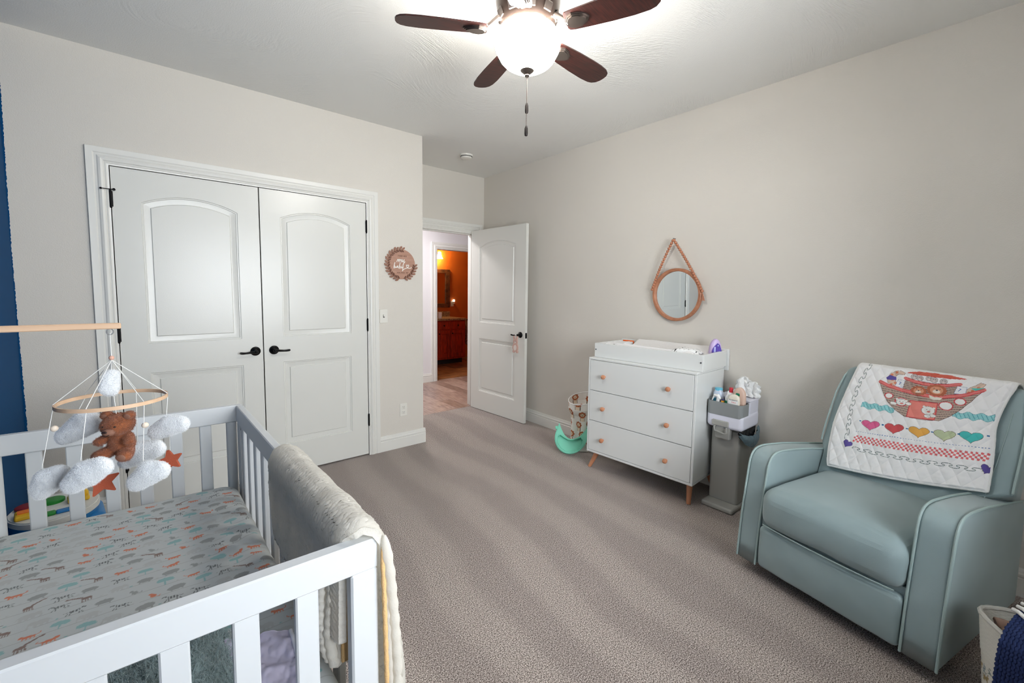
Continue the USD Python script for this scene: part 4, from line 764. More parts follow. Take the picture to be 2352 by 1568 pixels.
sub = (Pq+sg_*.009*Nq)[np.r_[0:nu:5, nu-1]][:, np.r_[0:nv_:5, nv_-1]]; part('quilt_backing', grid(sub), m_qb, quilt, smooth=True)
loopq = np.vstack([Pq[:, 0], Pq[-1, 1:], Pq[-2::-1, -1], Pq[0, -2:0:-1]])+0; offq = np.vstack([Nq[:, 0], Nq[-1, 1:], Nq[-2::-1, -1], Nq[0, -2:0:-1]])*sg_*.0045
part('binding', tube((loopq+offq)[::4], .0052, 8, True), m_qb, quilt, smooth=True)

# ================================================================ basket at the right edge
m_bask = mat('basket_canvas', (1, 1, 1), .8, paint=True, bump=(300, .0008, 2)); m_rope = mat('basket_rope', lin(196, 194, 186), .8); m_knit = mat('knit_navy', lin(10, 34, 82), .85, bump=(1, .0, 0)); m_knitw = mat('knit_white', lin(228, 226, 222), .85)
bk_ = thing('storage_basket', 'off-white canvas rope basket printed with letters and animals beside the recliner', 'basket', (2.09, -.170, 0))
U, Vv = np.meshgrid(np.linspace(0, 2*PI, 220), np.linspace(0, 1, 90), indexing='ij'); Rb = .158+.034*Vv+.012*np.sin(2*U+.6)*Vv
zz = Vv*(.30+.035*np.cos(U-2.2)**2+.02*np.cos(U-2.35)); Rb = Rb+.0022*np.abs(np.sin(zz*PI/.0105))*(zz > .215)
Pq = np.stack([Rb*np.cos(U), Rb*np.sin(U), .003+zz], -1); bm = shell(Pq, .006)
cb = np.tile(np.array(lin(212, 210, 200)), (bm.vertices.shape[0], 1)); aa, hh = np.concatenate([(U*.172).ravel()]*2), np.concatenate([zz.ravel()]*2); r3 = np.random.default_rng(21)
shapesB = []
for i in range(100):
    ca, cz, k_ = r3.uniform(0, 1.03), r3.uniform(.02, .20), r3.integers(4); c = [lin(120, 136, 140), lin(150, 128, 84), lin(96, 120, 140), lin(110, 120, 110)][k_]
    if k_ == 0: w = LineString([(-.006, -.010), (-.006, .010), (.004, .010), (.006, .004), (-.004, .0)]).buffer(.0017)
    elif k_ == 1: w = Polygon([(-.020, .0), (-.016, .008), (.004, .008), (.010, .018), (.020, .016), (.014, .004), (.012, -.010), (.006, -.010), (.004, -.002), (-.010, -.002), (-.012, -.010), (-.018, -.010)])
    elif k_ == 2: w = LineString([(-.006, -.009), (0, .010), (.006, -.009)]).buffer(.0017)
    else: w = LineString([(.006, .008), (-.004, .008), (-.006, 0), (-.004, -.008), (.006, -.008)]).buffer(.0017)
    w = affinity.translate(affinity.rotate(w, float(r3.uniform(-25, 25))), ca, cz); x0, y0, x1, y1 = w.bounds; kk = np.nonzero((aa > x0) & (aa < x1) & (hh > y0) & (hh < y1))[0]
    if len(kk): cb[kk[shapely.contains_xy(w, aa[kk], hh[kk])]] = c
part('basket_wall', bm, m_bask, bk_, color=cb, smooth=True); part('basket_bottom', lathe([(0, .003), (.157, .003), (.157, .009), (0, .009)], 40), m_rope, bk_)
rim = Pq[:, -1]; part('rim_rope', tube(rim[:-1], .0075, 8, True), m_rope, bk_)
def knit_tubes(x0, x1, y, zs, step, r, wob=.25):
    pass
# folded knit blanket: rolled stockinette columns
kb = thing('knit_blanket', 'navy knitted blanket with white stripes folded in the basket', 'blanket', (2.09, -.170, 0), 163)
cols, colsw = [], []
pathK = resample([(-.02, .0, .20), (-.03, 0, .30), (-.02, 0, .372), (.02, 0, .405), (.10, 0, .405), (.165, 0, .385), (.196, 0, .352), (.206, 0, .30), (.210, 0, .22), (.208, 0, .165)], 150)
for i in range(24):
    y = -.085+i*.0084; th = np.linspace(0, 150*1.7, 150)
    q = pathK+np.stack([.0012*np.sin(th*1.3), y+.0017*np.sin(th), .0012*np.cos(th*1.3)], 1); 
    t_ = tube(q, .0046, 8); cols.append(t_)
part('knit_body', cat_(*cols), m_knit, kb, smooth=True)
for j, x in enumerate((.03, .062, .094)):
    t = np.linspace(-.10, .105, 70); colsw.append(tube(np.stack([x+.010*np.sin(t*75)+.02*t, t, .4145+.002*np.cos(t*150)-.02*max(0, x-.08)*np.ones_like(t)], 1), .0062, 7))
part('white_stripe', cat_(*colsw), m_knitw, kb, 'white cable stripes', smooth=True)
m_tan = mat('cloth_tan', lin(170, 140, 124), .8)
U, Vv = np.meshgrid(np.linspace(-1, 1, 24), np.linspace(-1, 1, 24), indexing='ij')
bc = part('folded_blanket', shell(np.stack([.060*U, .085*Vv, .265+.03*meshkit.fbm(np.stack([U*2.5, Vv*2.5, U*0], -1), 3, 5)+.012*np.sin(9*U)], -1), .02), m_tan, cat='blanket', smooth=True, label='tan blanket tucked in the basket under the navy knit one'); toworld(bc, (2.115, -.115, 0.01), 20)

# ================================================================ bathroom furniture
m_cherry = mat('cherry_wood', lin(190, 56, 28), .4, mottle=(5, lin(116, 34, 20), 4, (8, 8, 1.5))); m_granite = mat('granite_top', lin(196, 166, 128), .3, mottle=(55, lin(60, 44, 34), 4)); m_fr2 = mat('rustic_frame', lin(116, 70, 42), .6, mottle=(14, lin(60, 36, 24), 4))
vn = thing('vanity', 'red-brown wood vanity cabinet in the bathroom', 'cabinet', (3.70, 6.99, 0))
VW = .917
part('carcass', cat_(bx(.0, VW, .012, .60, .095, .835), ), m_cherry, vn); part('toe_kick', bx(.0, VW-.03, .08, .55, 0, .095), m_dark, vn); 
for x0, x1 in ((.02, .28), (.30, .565), (.585, VW-.02)):
    dd = part('cabinet_drawer', cat_(cbox(x0, x1, -.008, .012, .665, .815, .006)), m_cherry, vn); part('knob', sph(((x0+x1)/2, -.018, .74), .013, 2), m_iron, dd)
    dd = part('cabinet_door', cat_(cbox(x0, x0+.055, -.008, .012, .13, .645, .004), cbox(x1-.055, x1, -.008, .012, .13, .645, .004), cbox(x0+.055, x1-.055, -.008, .012, .13, .20, .004), cbox(x0+.055, x1-.055, -.008, .012, .58, .645, .004), cbox(x0+.06, x1-.06, .0, .012, .205, .575, .004), cbox(x0+.085, x1-.085, -.005, .01, .23, .55, .006)), m_cherry, vn)
    part('knob', sph(((x1-.03) if x0 < .3 else (x0+.03), -.018, .59), .013, 2), m_iron, dd)
ctp = thing('granite_worktop', 'speckled granite counter on the bathroom vanity', 'counter', (3.70, 6.97, .835))
part('slab', cbox(-.01, VW+.015, -.005, .645, 0, .036, .004), m_granite, ctp); part('backsplash', cbox(-.01, VW+.015, .622, .645, .036, .14, .003), m_granite, ctp)
fm = thing('framed_mirror', 'rustic wood-framed mirror on the orange bathroom wall', 'mirror', (4.10, BY1, 1.44))
MW, MH = .535, .385
part('frame', cat_(cbox(-.50, MW, -.030, 0, MH-.08, MH, .004), cbox(-.50, MW, -.030, 0, -MH, -MH+.08, .004), cbox(MW-.10, MW, -.031, 0, -MH+.08, MH-.08, .004), cbox(-.50, -.40, -.031, 0, -MH+.08, MH-.08, .004)), m_fr2, fm); part('glass', bx(-.40, MW-.10, -.008, -.002, -MH+.08, MH-.08), m_mirror, fm)
m_shade = glow('sconce_glass', (1.0, .62, .25), SCONCE_GLOW)
sc = thing('wall_sconce', 'lit bell-shaped glass wall light above the bathroom mirror', 'wall light', (4.335, BY1, 2.11))
part('wall_plate', cat_(cbox(-.25, .05, -.03, 0, -.03, .03, .005), tube([(0, -.02, 0), (0, -.10, .02), (0, -.12, 0)], .008, 8)), m_fr2, sc)
part('shade', lathe([(.018, .05), (.030, .045), (.036, .0), (.045, -.04), (.062, -.075), (.070, -.085), (.0, -.080)], 28, 0, -.12), m_shade, sc)
nl = thing('night_light', 'small plug-in night light on the bathroom wall', 'night light', (4.722, BY1, 1.135))
part('outlet_plate', cbox(-.055, .015, -.006, 0, -.06, .055, .002), m_plate, nl); part('light_body', cbox(-.02, .022, -.045, -.006, -.01, .05, .008), m_plate, nl)
m_warm = glow('night_light_glow', (1.0, .75, .5), 4.0); part('light_shade', cbox(-.022, .024, -.05, -.01, .03, .085, .012), m_warm, nl)
cu = thing('soap_cup', 'white tumbler on the bathroom counter', 'cup', (4.14, 7.15, .8715)); part('cup_body', lathe([(0, 0), (.036, 0), (.038, .004), (.040, .115), (.036, .115), (.034, .01), (0, .01)], 24), m_wp, cu)
fa = thing('faucet', 'dark faucet at the bathroom basin', 'faucet', (4.03, 7.40, .8715)); part('spout', tube([(0, 0, 0), (0, 0, .12), (0, -.04, .16), (0, -.10, .14)], .011, 10), m_bronze2, fa); part('faucet_base', lathe([(0, 0), (.03, 0), (.028, .012), (0, .012)], 20), m_bronze2, fa)
m_tow = mat('towel_print', lin(206, 150, 130), .8, mottle=(30, lin(120, 50, 40), 2))
tw = thing('hand_towel', 'patterned hand towel hanging at the end of the vanity', 'towel', (4.672, 7.06, 0)); U, Vv = np.meshgrid(np.linspace(-.1, .1, 20), np.linspace(.34, .83, 24), indexing='ij')
part('cloth', shell(np.stack([.012*np.sin(U*60)*(.9-Vv)+.01, U, Vv], -1), .008), m_tow, tw, smooth=True); part('towel_bar', tube([(.01, -.12, .84), (.01, .12, .84)], .008, 8), m_iron, tw); [part('bar_mount', bx(-.034, .012, q, q+.02, .83, .85), m_iron, tw) for q in (-.11, .09)]

# ================================================================ door hanger on the entry door lever
m_felt = mat('felt_pink', lin(206, 170, 158), .85); m_feltw = mat('felt_white', lin(226, 214, 206), .85)
ca, sa = math.cos(math.radians(door_ang)), math.sin(math.radians(door_ang)); lx = EW-.074
hg = thing('door_hanger', 'small pink bunny-shaped tag hanging from the entry door lever', 'door hanger', (hx+lx*ca+.062*sa, hy+lx*sa-.062*ca, .952), door_ang)
bun = shapely.union_all([affinity.scale(Point(0, -.135).buffer(.042, 24), .95, 1.15), Point(0, -.075).buffer(.031, 24), affinity.rotate(affinity.scale(Point(-.020, -.040).buffer(.012), .8, 2.0), 12), affinity.rotate(affinity.scale(Point(.022, -.040).buffer(.012), .8, 2.0), -12), Point(-.026, -.180).buffer(.014), Point(.026, -.180).buffer(.014)])
onv = lambda m: place(m, (0, 0, 0), (1, 0, 0), (0, 0, 1), (0, -1, 0))
part('tag', onv(ext(bun, .012, -.006)), m_felt, hg); part('muzzle', onv(cat_(ext(Point(0, -.082).buffer(.010), .004, .006), ext(affinity.scale(Point(0, -.14).buffer(.022), 1, 1.3), .002, .006))), m_feltw, hg)
part('face', onv(cat_(*[ext(Point(x, z).buffer(.0028), .003, .006) for x, z in ((-.010, -.070), (.010, -.070))], ext(Point(0, -.080).buffer(.0026), .003, .0095))), m_ink, hg)
part('loop', tube([(-.003, 0, -.045), (-.012, .002, -.015), (-.004, .0, .003), (.008, .0, .001), (.010, .0, -.02), (.003, 0, -.045)], .0022, 6), m_feltw, hg)
for z, x in ((.000, .0), (-.006, .006), (-.014, .009), (-.024, .0095)): part('loop_bead', sph((x, -.002, z), .0042, 1), m_white, hg)
# ================================================================ crib (frame in its own slightly racked coordinates: s across, u along, z up)
CO, CS, CU = np.array([.294, .869, 0]), np.array([.9997, -.0234, 0]), np.array([-.0277, .9996, 0])
cm = lambda m: place(m, CO, CS, CU)
cp3 = lambda s, u, z: CO+s*CS+u*CU+np.array([0, 0, z])
m_crib = mat('crib_white', lin(210, 213, 215), .38)
crib = thing('crib', 'white slatted baby crib', 'crib')
cpart = lambda n, m, p=crib, **k: part(n, cm(m), m_crib, p, **k)
SW, LU = -.715, 1.338
cpart('end_rail', cbox(SW-.028, .042, -.030, 0, .815, .88, .003)); cpart('end_rail', cbox(SW-.024, .023, LU, LU+.028, .808, .88, .003))
cpart('side_rail', cbox(0, .026, .0005, LU-.0005, .806, .88, .003)); cpart('side_rail', cbox(SW-.026, SW, .0005, LU-.0005, .806, .88, .003))
cpart('post', cbox(-.013, .042, -.030, -.0005, 0, .815, .004)); cpart('post', cbox(SW-.028, SW+.027, -.030, -.0005, 0, .815, .004))
for s in (-.018, SW+.018): cpart('post', place(lathe([(0, 0), (.020, 0), (.020, .808), (0, .808)], 28), (s, LU+.012, 0)))
for k in range(7):
    s1 = -.073-.0995*k
    if s1-.041 > SW+.03: cpart('end_slat', cbox(s1-.0405, s1, -.024, -.006, .27, .8145, .003))
    s1 = -.090-.0985*k
    if s1-.041 > SW+.03: cpart('end_slat', cbox(s1-.0415, s1, LU+.005, LU+.022, .27, .8075, .003))
for k in range(11):
    u0 = 1.216-.1235*k
    if u0 > .03:
        cpart('side_slat', cbox(.003, .021, u0, u0+.042, .27, .8055, .003)); cpart('side_slat', cbox(SW-.021, SW-.003, u0, u0+.042, .27, .8055, .003))
for s in (0, SW-.024): cpart('stile', cbox(s+.001, s+.024, LU-.062, LU-.002, .20, .8055, .003)); cpart('stile', cbox(s+.001, s+.024, .001, .030, .20, .8055, .003))
cpart('bottom_rail', cbox(SW, 0, -.026, -.004, .20, .27, .003)); cpart('bottom_rail', cbox(SW, 0, LU+.003, LU+.024, .20, .27, .003))
cpart('bottom_rail', cbox(.002, .022, .03, LU-.062, .20, .27, .003)); cpart('bottom_rail', cbox(SW-.022, SW-.002, .03, LU-.062, .20, .27, .003))
cpart('mattress_support', bx(SW+.004, -.004, .004, LU-.004, .385, .40))
m_nut = mat('barrel_nut', lin(150, 152, 154), .3, .8)
part('bolt', cm(place(lathe([(.004, 0), (.008, 0), (.009, .002), (.006, .003), (.004, .001), (0, .001)], 18), (.0125, LU-.0625, .788), (1, 0, 0), (0, 0, 1), (0, -1, 0))), m_nut, crib, 'round metal bolt')

# mattress with its fitted sheet, printed with savanna animals
m_sheet = mat('fitted_sheet', (1, 1, 1), .6, paint=True, bump=(520, .0003, 2))
S0, S1, U0, U1, ZM = SW+.010, -.010, .008, LU-.010, .542
ns, nu = 310, 570
gs, gu = np.meshgrid(np.linspace(S0, S1, ns), np.linspace(U0, U1, nu), indexing='ij')
e_ = np.minimum(np.minimum(gs-S0, S1-gs), np.minimum(gu-U0, U1-gu)); cr_ = np.hypot(np.clip(.07-(S1-gs), 0, 1), np.clip(.07-(U1-gu), 0, 1)); e_ = np.minimum(e_, .0708-cr_*1.0+np.where(cr_ > 0, 0, 9))
rnd = np.sqrt(np.clip(1-(1-np.clip(e_/.035, 0, 1))**2, 0, 1))
wr_ = np.exp(-((gs+.10)/.10)**2)*np.exp(-((gu-.80)/.28)**2); w2 = np.exp(-((gs+.55)/.2)**2)*np.exp(-((gu-.2)/.25)**2)
gz = ZM-.036*(1-rnd)+wr_*(.006*np.sin(55*gs+9*np.sin(7*gu)+20*gu)+.004*np.sin(90*gu+30*gs))+w2*.007*np.sin(40*gs-25*gu)+.004*(meshkit.fbm(np.stack([gs*7, gu*7, gs*0], -1), 3, 2)-.5)
top = np.stack([gs, gu, gz], -1); sm_ = capgrid(top, .401)
nS = ns*nu; csh = np.tile(np.array(lin(190, 194, 193)), (nS, 1)); Ps, Pu = gs.ravel(), gu.ravel(); order = None
ds_, du_ = (S1-S0)/(ns-1), (U1-U0)/(nu-1)
def ink(poly, c):
    if poly.is_empty: return
    x0, y0, x1, y1 = poly.bounds; i0, i1 = max(0, int((x0-S0)/ds_)), min(ns-1, int((x1-S0)/ds_)+1); j0, j1 = max(0, int((y0-U0)/du_)), min(nu-1, int((y1-U0)/du_)+1)
    if i1 <= i0 or j1 <= j0: return
    ii, jj = np.meshgrid(np.arange(i0, i1+1), np.arange(j0, j1+1), indexing='ij'); k = (ii*nu+jj).ravel(); csh[k[shapely.contains_xy(poly, Ps[k], Pu[k])]] = c
el = lambda x, y, a, b, r=0: affinity.rotate(affinity.translate(affinity.scale(Point(0, 0).buffer(1, 10), a, b), x, y), r, origin=(x, y))
G_TREE, G_ELE, G_GIR, G_ORG, G_GRY, G_ZEB = lin(140, 178, 178), lin(182, 184, 182), lin(132, 112, 104), lin(206, 122, 92), lin(150, 152, 150), lin(104, 106, 106)
def tree(x, y): return shapely.union_all([el(x, y+.024, .016, .007), el(x-.008, y+.020, .009, .005), el(x+.009, y+.019, .009, .005), sbox(x-.0016, y, x+.0016, y+.018)])
def bush(x, y): return shapely.union_all([el(x, y+.013, .017, .0095), sbox(x-.012, y, x-.009, y+.006), sbox(x+.008, y, x+.011, y+.006)])
def legs(x, y, w, h, n=4, t=.002): return [sbox(x-w+i*2*w/(n-1)-t, y, x-w+i*2*w/(n-1)+t, y+h) for i in range(n)]
def elephant(x, y, f=1): return shapely.union_all([el(x, y+.015, .013, .009), el(x-f*.014, y+.017, .007, .0065), LineString([(x-f*.019, y+.016), (x-f*.021, y+.006), (x-f*.019, y+.003)]).buffer(.0016), *legs(x, y, .009, .012, 3, .0026), LineString([(x+f*.013, y+.016), (x+f*.016, y+.009)]).buffer(.0009)])
def giraffe(x, y, f=1): return shapely.union_all([el(x, y+.014, .009, .005), Polygon([(x-f*.004, y+.014), (x-f*.010, y+.019), (x-f*.028, y+.030), (x-f*.026, y+.033), (x-f*.006, y+.023)]), el(x-f*.030, y+.0315, .0045, .0022, -10*f), *legs(x, y, .007, .012, 4, .0012)])
def cat4(x, y, f=1): return shapely.union_all([el(x, y+.009, .011, .0042), el(x-f*.012, y+.012, .0048, .0042), *legs(x, y, .009, .008, 4, .0014), LineString([(x+f*.010, y+.010), (x+f*.017, y+.014), (x+f*.016, y+.018)]).buffer(.0010)])
def monkey(x, y): return shapely.union_all([el(x, y+.008, .006, .007), el(x-.005, y+.016, .0042, .004), LineString([(x+.005, y+.003), (x+.012, y+.002), (x+.013, y+.007)]).buffer(.0009)])
def zebra(x, y, f=1):
    b = shapely.union_all([el(x, y+.013, .011, .0045), Polygon([(x-f*.008, y+.013), (x-f*.015, y+.022), (x-f*.011, y+.022), (x-f*.003, y+.016)]), el(x-f*.015, y+.021, .0045, .002, 20*f), *[LineString([(x+a, y+.011), (x+a+b_, y)]).buffer(.0010) for a, b_ in ((-.009, -.005), (-.006, -.001), (.007, .002), (.010, .006))], LineString([(x+f*.010, y+.014), (x+f*.019, y+.012)]).buffer(.0008)])
    return b.difference(shapely.union_all([LineString([(x+i*.0052, y+.020), (x+i*.0052+.001, y+.004)]).buffer(.0009) for i in range(-3, 3)]))
r5 = np.random.default_rng(44); row, u = 0, U0+.018
kinds = ['giraffe', 'bush', 'elephant', 'tree', 'zebra', 'cat', 'bush', 'monkey', 'tree', 'zebra', 'elephant', 'cat']
while u < U1-.02:
    ink(LineString([(s, u+.0012*math.sin(9*s+row)) for s in np.linspace(S0, S1, 60)]).buffer(.0011), lin(168, 170, 168))
    s = S0+r5.uniform(.0, .06); seq = r5.permutation(len(kinds)); k = 0
    while s < S1-.012:
        nm = kinds[seq[k % 12]]; f = 1 if r5.random() < .6 else -1; a = r5.uniform(-7, 7); k15 = r5.uniform(1.05, 1.25)
        for g, c in {'giraffe': [(giraffe(s, u, f), G_GIR)], 'bush': [(bush(s, u), G_GRY)], 'elephant': [(elephant(s, u, f), G_ELE)], 'tree': [(tree(s, u), G_TREE)], 'zebra': [(zebra(s, u, f), G_ZEB)], 'cat': [(cat4(s, u, f), G_ORG)], 'monkey': [(monkey(s, u), G_GRY if r5.random() < .5 else G_ORG)]}[nm]:
            ink(affinity.scale(affinity.rotate(g, a, origin=(s, u)), k15, k15, origin=(s, u)), c)
        if r5.random() < .5: ink(el(s+.028, u+.004, .0035, .0025), G_TREE if r5.random() < .5 else G_ELE)
        s += r5.uniform(.046, .066); k += 1
    u += .0455; row += 1
mt2 = thing('crib_mattress', 'crib mattress in a white fitted sheet printed with savanna animals', 'mattress', group=None)
part('sheet', cm(sm_), m_sheet, mt2, color=np.vstack([csh, np.tile(csh[:1], (len(sm_.vertices)-nS, 1))]), smooth=True)

# ================================================================ knitted blanket over the side rail
m_wool = cloth_glow('wool_white', lin(246, 243, 236), .56, (240, .0015)); m_wool2 = mat('wool_tan', lin(220, 180, 126), .9, bump=(240, .0015, 3))
kn = thing('knit_throw', 'chunky white knitted blanket draped over the crib side rail', 'blanket')
def drape(u0, u1, off, zi, zo, n=220, m=190, th=.016, seed=0, flare=0.0):
    path = resample([(-.016-off, zi), (-.013-off, .78), (-.013-off, .872), (-.006-off*.5, .891+off*.6), (.013, .899+off), (.033+off*.6, .890+off*.5), (.047+off, .866), (.050+off+flare*.4, .78), (.056+off+flare, .62), (.060+off+flare*1.2, zo)], n)
    A, Bq = np.meshgrid(np.linspace(0, 1, n), np.linspace(u0, u1, m), indexing='ij')
    L = np.linspace(0, np.linalg.norm(np.diff(path, axis=0), axis=1).sum(), n)[:, None]
    s, z = np.repeat(path[:, :1], m, 1), np.repeat(path[:, 1:], m, 1)
    T_ = np.gradient(path, axis=0); T_ /= np.linalg.norm(T_, axis=1, keepdims=True); Nn = np.stack([-T_[:, 1], T_[:, 0]], 1)
    rib = 0.0022*np.abs(np.sin(PI*Bq/.013+.9*np.sin(PI*L/.012)))+.0022*np.abs(np.sin(PI*L/.013+1.5*np.sin(PI*Bq/.017)))+.010*meshkit.fbm(np.stack([L*16+0*Bq, Bq*16, Bq*0+seed], -1), 3, seed)
    rib = rib*np.clip((Bq-u0)/.03, .15, 1)*np.clip((u1-Bq)/.03, .15, 1)
    hangw = np.clip((.80-z)/.25, 0, 1); wav = hangw*(.010*np.sin(Bq*23+seed)+.007*np.sin(Bq*51+2))
    ssgn = np.where(A < .5, -1, 1); s2 = s+Nn[:, :1]*rib+np.where(A > .5, 1, .25)*wav*1.0; z2 = z+Nn[:, 1:]*rib
    scall = (A > .5)*.006*np.sin(L*150)*np.exp(-((Bq-u0)/.012)**2); Bq = Bq+scall+np.where(z < .80, .010*np.sin(z*9), 0)*np.exp(-((Bq-u0)/.1)**2)*(A > .5)
    ust = np.interp(s, [-1, -.016, -.006, .024, .044, 1], [.004, .003, -.026, -.030, -.036, -.036]); Bq = u1-(u1-Bq)*(u1-ust)/(u1-u0)
    rcorner = np.clip((z-zi)/.07, 0, 1); Bq = np.where((A < .5), ust+(Bq-ust)*(1-.10*(1-np.sqrt(rcorner))), Bq)
    return shell(np.stack([s2, Bq, z2], -1), th)
part('throw_body', cm(drape(-.040, .595, .004, .655, .36, seed=1, flare=.014)), m_wool, kn, smooth=True)
def fold(pts, r, amp=.003):
    p = resample(pts, 80); rr_ = r*(1+.10*np.sin(np.arange(80)*1.1))*np.interp(np.arange(80), [0, 4, 75, 79], [.3, 1, 1, .3]); return tube(p, rr_, 12)
part('throw_edge', cm(cat_(fold([(.052, -.040, .885), (.062, -.044, .80), (.070, -.044, .70), (.076, -.044, .60), (.078, -.042, .50), (.070, -.042, .38)], .0105))), m_wool, kn, 'scalloped white border', smooth=True)
part('throw_stripe', cm(fold([(.0470, -.040, .862), (.0490, -.043, .76), (.0520, -.043, .62), (.0550, -.042, .46), (.0550, -.042, .38)], .0048)), m_wool2, kn, 'tan inner stripe', smooth=True)
part('throw_edge', cm(fold([(.0570, -.037, .80), (.0585, -.040, .70), (.0620, -.040, .58), (.0640, -.040, .40)], .006)), m_wool, kn, smooth=True)
part('throw_fold', cm(cat_(fold([(-.022, .045, .82), (-.028, .040, .74), (-.034, .046, .66), (-.026, .040, .59), (-.012, .036, .60), (-.010, .04, .70)], .012), fold([(-.040, .060, .80), (-.046, .058, .70), (-.040, .056, .62), (-.030, .05, .585)], .010))), m_wool, kn, 'looped fold by the post', smooth=True)
part('throw_patch', cm(shell(np.stack(np.meshgrid(np.linspace(-.018, -.004, 8), [.020], np.linspace(.60, .76, 20), indexing='ij'), -1)[:, 0], .006)), m_wool2, kn, 'tan patch in the fold', smooth=True)

# ================================================================ things lying in the crib by the near end
m_fur = mat('plush_grey_green', lin(128, 146, 146), .9, bump=(160, .004, 3), sheen_weight=.5); m_satin = mat('satin_lilac', lin(196, 190, 212), .35)
pl_ = thing('plush_blanket', 'fluffy grey-green plush blanket bunched inside the crib', 'blanket')
U, Vv = np.meshgrid(np.linspace(-.46, -.175, 70), np.linspace(.06, .34, 70), indexing='ij'); f_ = np.clip(1-((U+.318)/.142)**2, 0, 1)*np.clip(1-((Vv-.20)/.14)**2, 0, 1)
hz = .546+.105*f_**.55*(.55+.75*meshkit.fbm(np.stack([U*13, Vv*13, U*0], -1), 3, 8)); ptop = np.stack([U, Vv, hz], -1)
part('plush_body', cm(solid(ptop, np.stack([U, Vv, np.full_like(U, .544)], -1))), m_fur, pl_, smooth=True)
r6 = np.random.default_rng(9); nH = 5200; iu, iv = r6.integers(2, 68, nH), r6.integers(2, 68, nH); base = (ptop[iu, iv]+r6.normal(0, .001, (nH, 3))); d0 = r6.normal(0, .006, (nH, 3))+np.array([0, 0, .010]); pts = np.stack([base, base+d0*.6, base+d0+r6.normal(0, .003, (nH, 3)), base+d0*1.25+r6.normal(0, .004, (nH, 3))], 1)
pts = CO+pts[..., :1]*CS+pts[..., 1:2]*CU+pts[..., 2:]*np.array([0, 0, 1.0])
def hairs(name, pts, w, mt_, parent):
    path = numbered(f'{parent}/{name}'); c = UsdGeom.BasisCurves.Define(stage, path); c.CreateTypeAttr('cubic'); c.CreateBasisAttr('catmullRom'); c.CreateWrapAttr('pinned')
    c.CreatePointsAttr(Vt.Vec3fArray.FromNumpy(pts.reshape(-1, 3).astype(np.float32))); c.CreateCurveVertexCountsAttr(Vt.IntArray.FromNumpy(np.full(len(pts), pts.shape[1], np.int32)))
    c.CreateWidthsAttr(Vt.FloatArray.FromNumpy(np.tile(np.linspace(w, w*.3, pts.shape[1]), len(pts)).astype(np.float32))); c.SetWidthsInterpolation('vertex')
    UsdShade.MaterialBindingAPI.Apply(c.GetPrim()).Bind(mt_); tag(c, kind='stuff'); return path
hairs('plush_pile', pts, .0011, m_fur, pl_)
U, Vv = np.meshgrid(np.linspace(0, 1, 40), np.linspace(0, 1, 40), indexing='ij'); lv = np.stack([-.215+.13*U+.02*Vv, .055+.20*Vv-.02*U, .552+.030*meshkit.fbm(np.stack([U*5, Vv*5, U*0], -1), 3, 3)+.02*np.exp(-((U-.1)/.2)**2)], -1)
lo = thing('lovey_cloth', 'lilac satin-edged lovey cloth beside the plush blanket', 'cloth'); part('cloth', cm(shell(lv, .004)), m_satin, lo, smooth=True)
part('satin_edge', cm(tube(np.vstack([lv[::2, 0], lv[-1, ::2]])+np.array([0, 0, .003]), .0045, 8)), mat('satin_white', lin(236, 236, 244), .3), lo, smooth=True)

# ================================================================ baby mobile
m_mw = mat('mobile_wood', lin(224, 190, 158), .5, mottle=(7, lin(206, 170, 138), 3, (.4, 8, 8))); m_cord = mat('cotton_cord', lin(236, 236, 232), .8); m_bead2 = mat('bead_natural', lin(230, 214, 196), .55); m_beadp = mat('bead_pink', lin(214, 166, 146), .55)
m_puff = mat('cloud_fleece', lin(238, 240, 242), .95, bump=(330, .0025, 3), sheen_weight=.6); m_bear = mat('bear_plush', lin(158, 92, 54), .95, bump=(330, .0025, 3), sheen_weight=.3, mottle=(60, lin(128, 70, 40), 3)); m_beard = mat('bear_pad', lin(138, 98, 80), .85); m_nose = mat('bear_nose', lin(48, 32, 28), .35); m_star = mat('star_felt', lin(160, 76, 50), .9, bump=(400, .0006, 2))
MC = np.array([-.082, 1.394, 1.1237])
mob = thing('baby_mobile', 'wooden crib mobile with a hoop of fleece clouds, felt stars and a teddy bear', 'mobile')
part('arm', cbox(-.494, -.062, 1.389, 1.4005, 1.2945, 1.3085, .002), m_mw, mob); part('upright', cbox(-.502, -.490, 1.380, 1.410, .83, 1.3085, .002), m_mw, mob); part('clamp', cat_(cbox(-.515, -.468, 1.375, 1.415, .8815, .905, .003)), m_mw, mob)
part('hook', tube([(MC[0]+.006*math.cos(t), 1.394, 1.288+.007*math.sin(t)) for t in np.linspace(0, 2*PI, 20)], .0011, 6), m_nut, mob)
part('hoop', place(lathe([(.0975, -.0042), (.1005, -.0042), (.1005, .0042), (.0975, .0042), (.0975, -.0042)], 96), MC), m_mw, mob, smooth=20)
topb = np.array([MC[0], MC[1], 1.2255]); part('top_bead', sph(topb, .0052, 2), m_beadp, mob)
def cord(a, b, r=.0008, sag=0): part('cord', tube([a, (np.array(a)+np.array(b))/2+np.array([0, 0, -sag]), b], r, 6), m_cord, mob)
cord((MC[0], MC[1], 1.285), topb)
A_ = {'L': (-.1822, 1.3911), 'R': (.0172, 1.3824), 'nL': (-.1221, 1.302), 'nR': (-.027, 1.3103), 'fL': (-.1388, 1.4761), 'fR': (-.0447, 1.4864)}
for k_ in A_: cord(topb-np.array([0, 0, .005]), (*A_[k_], 1.128))
for k_, z in (('L', 1.0743), ('nR', 1.0722)): part('bead', sph((*A_[k_], z), .0068, 2), m_bead2, mob)
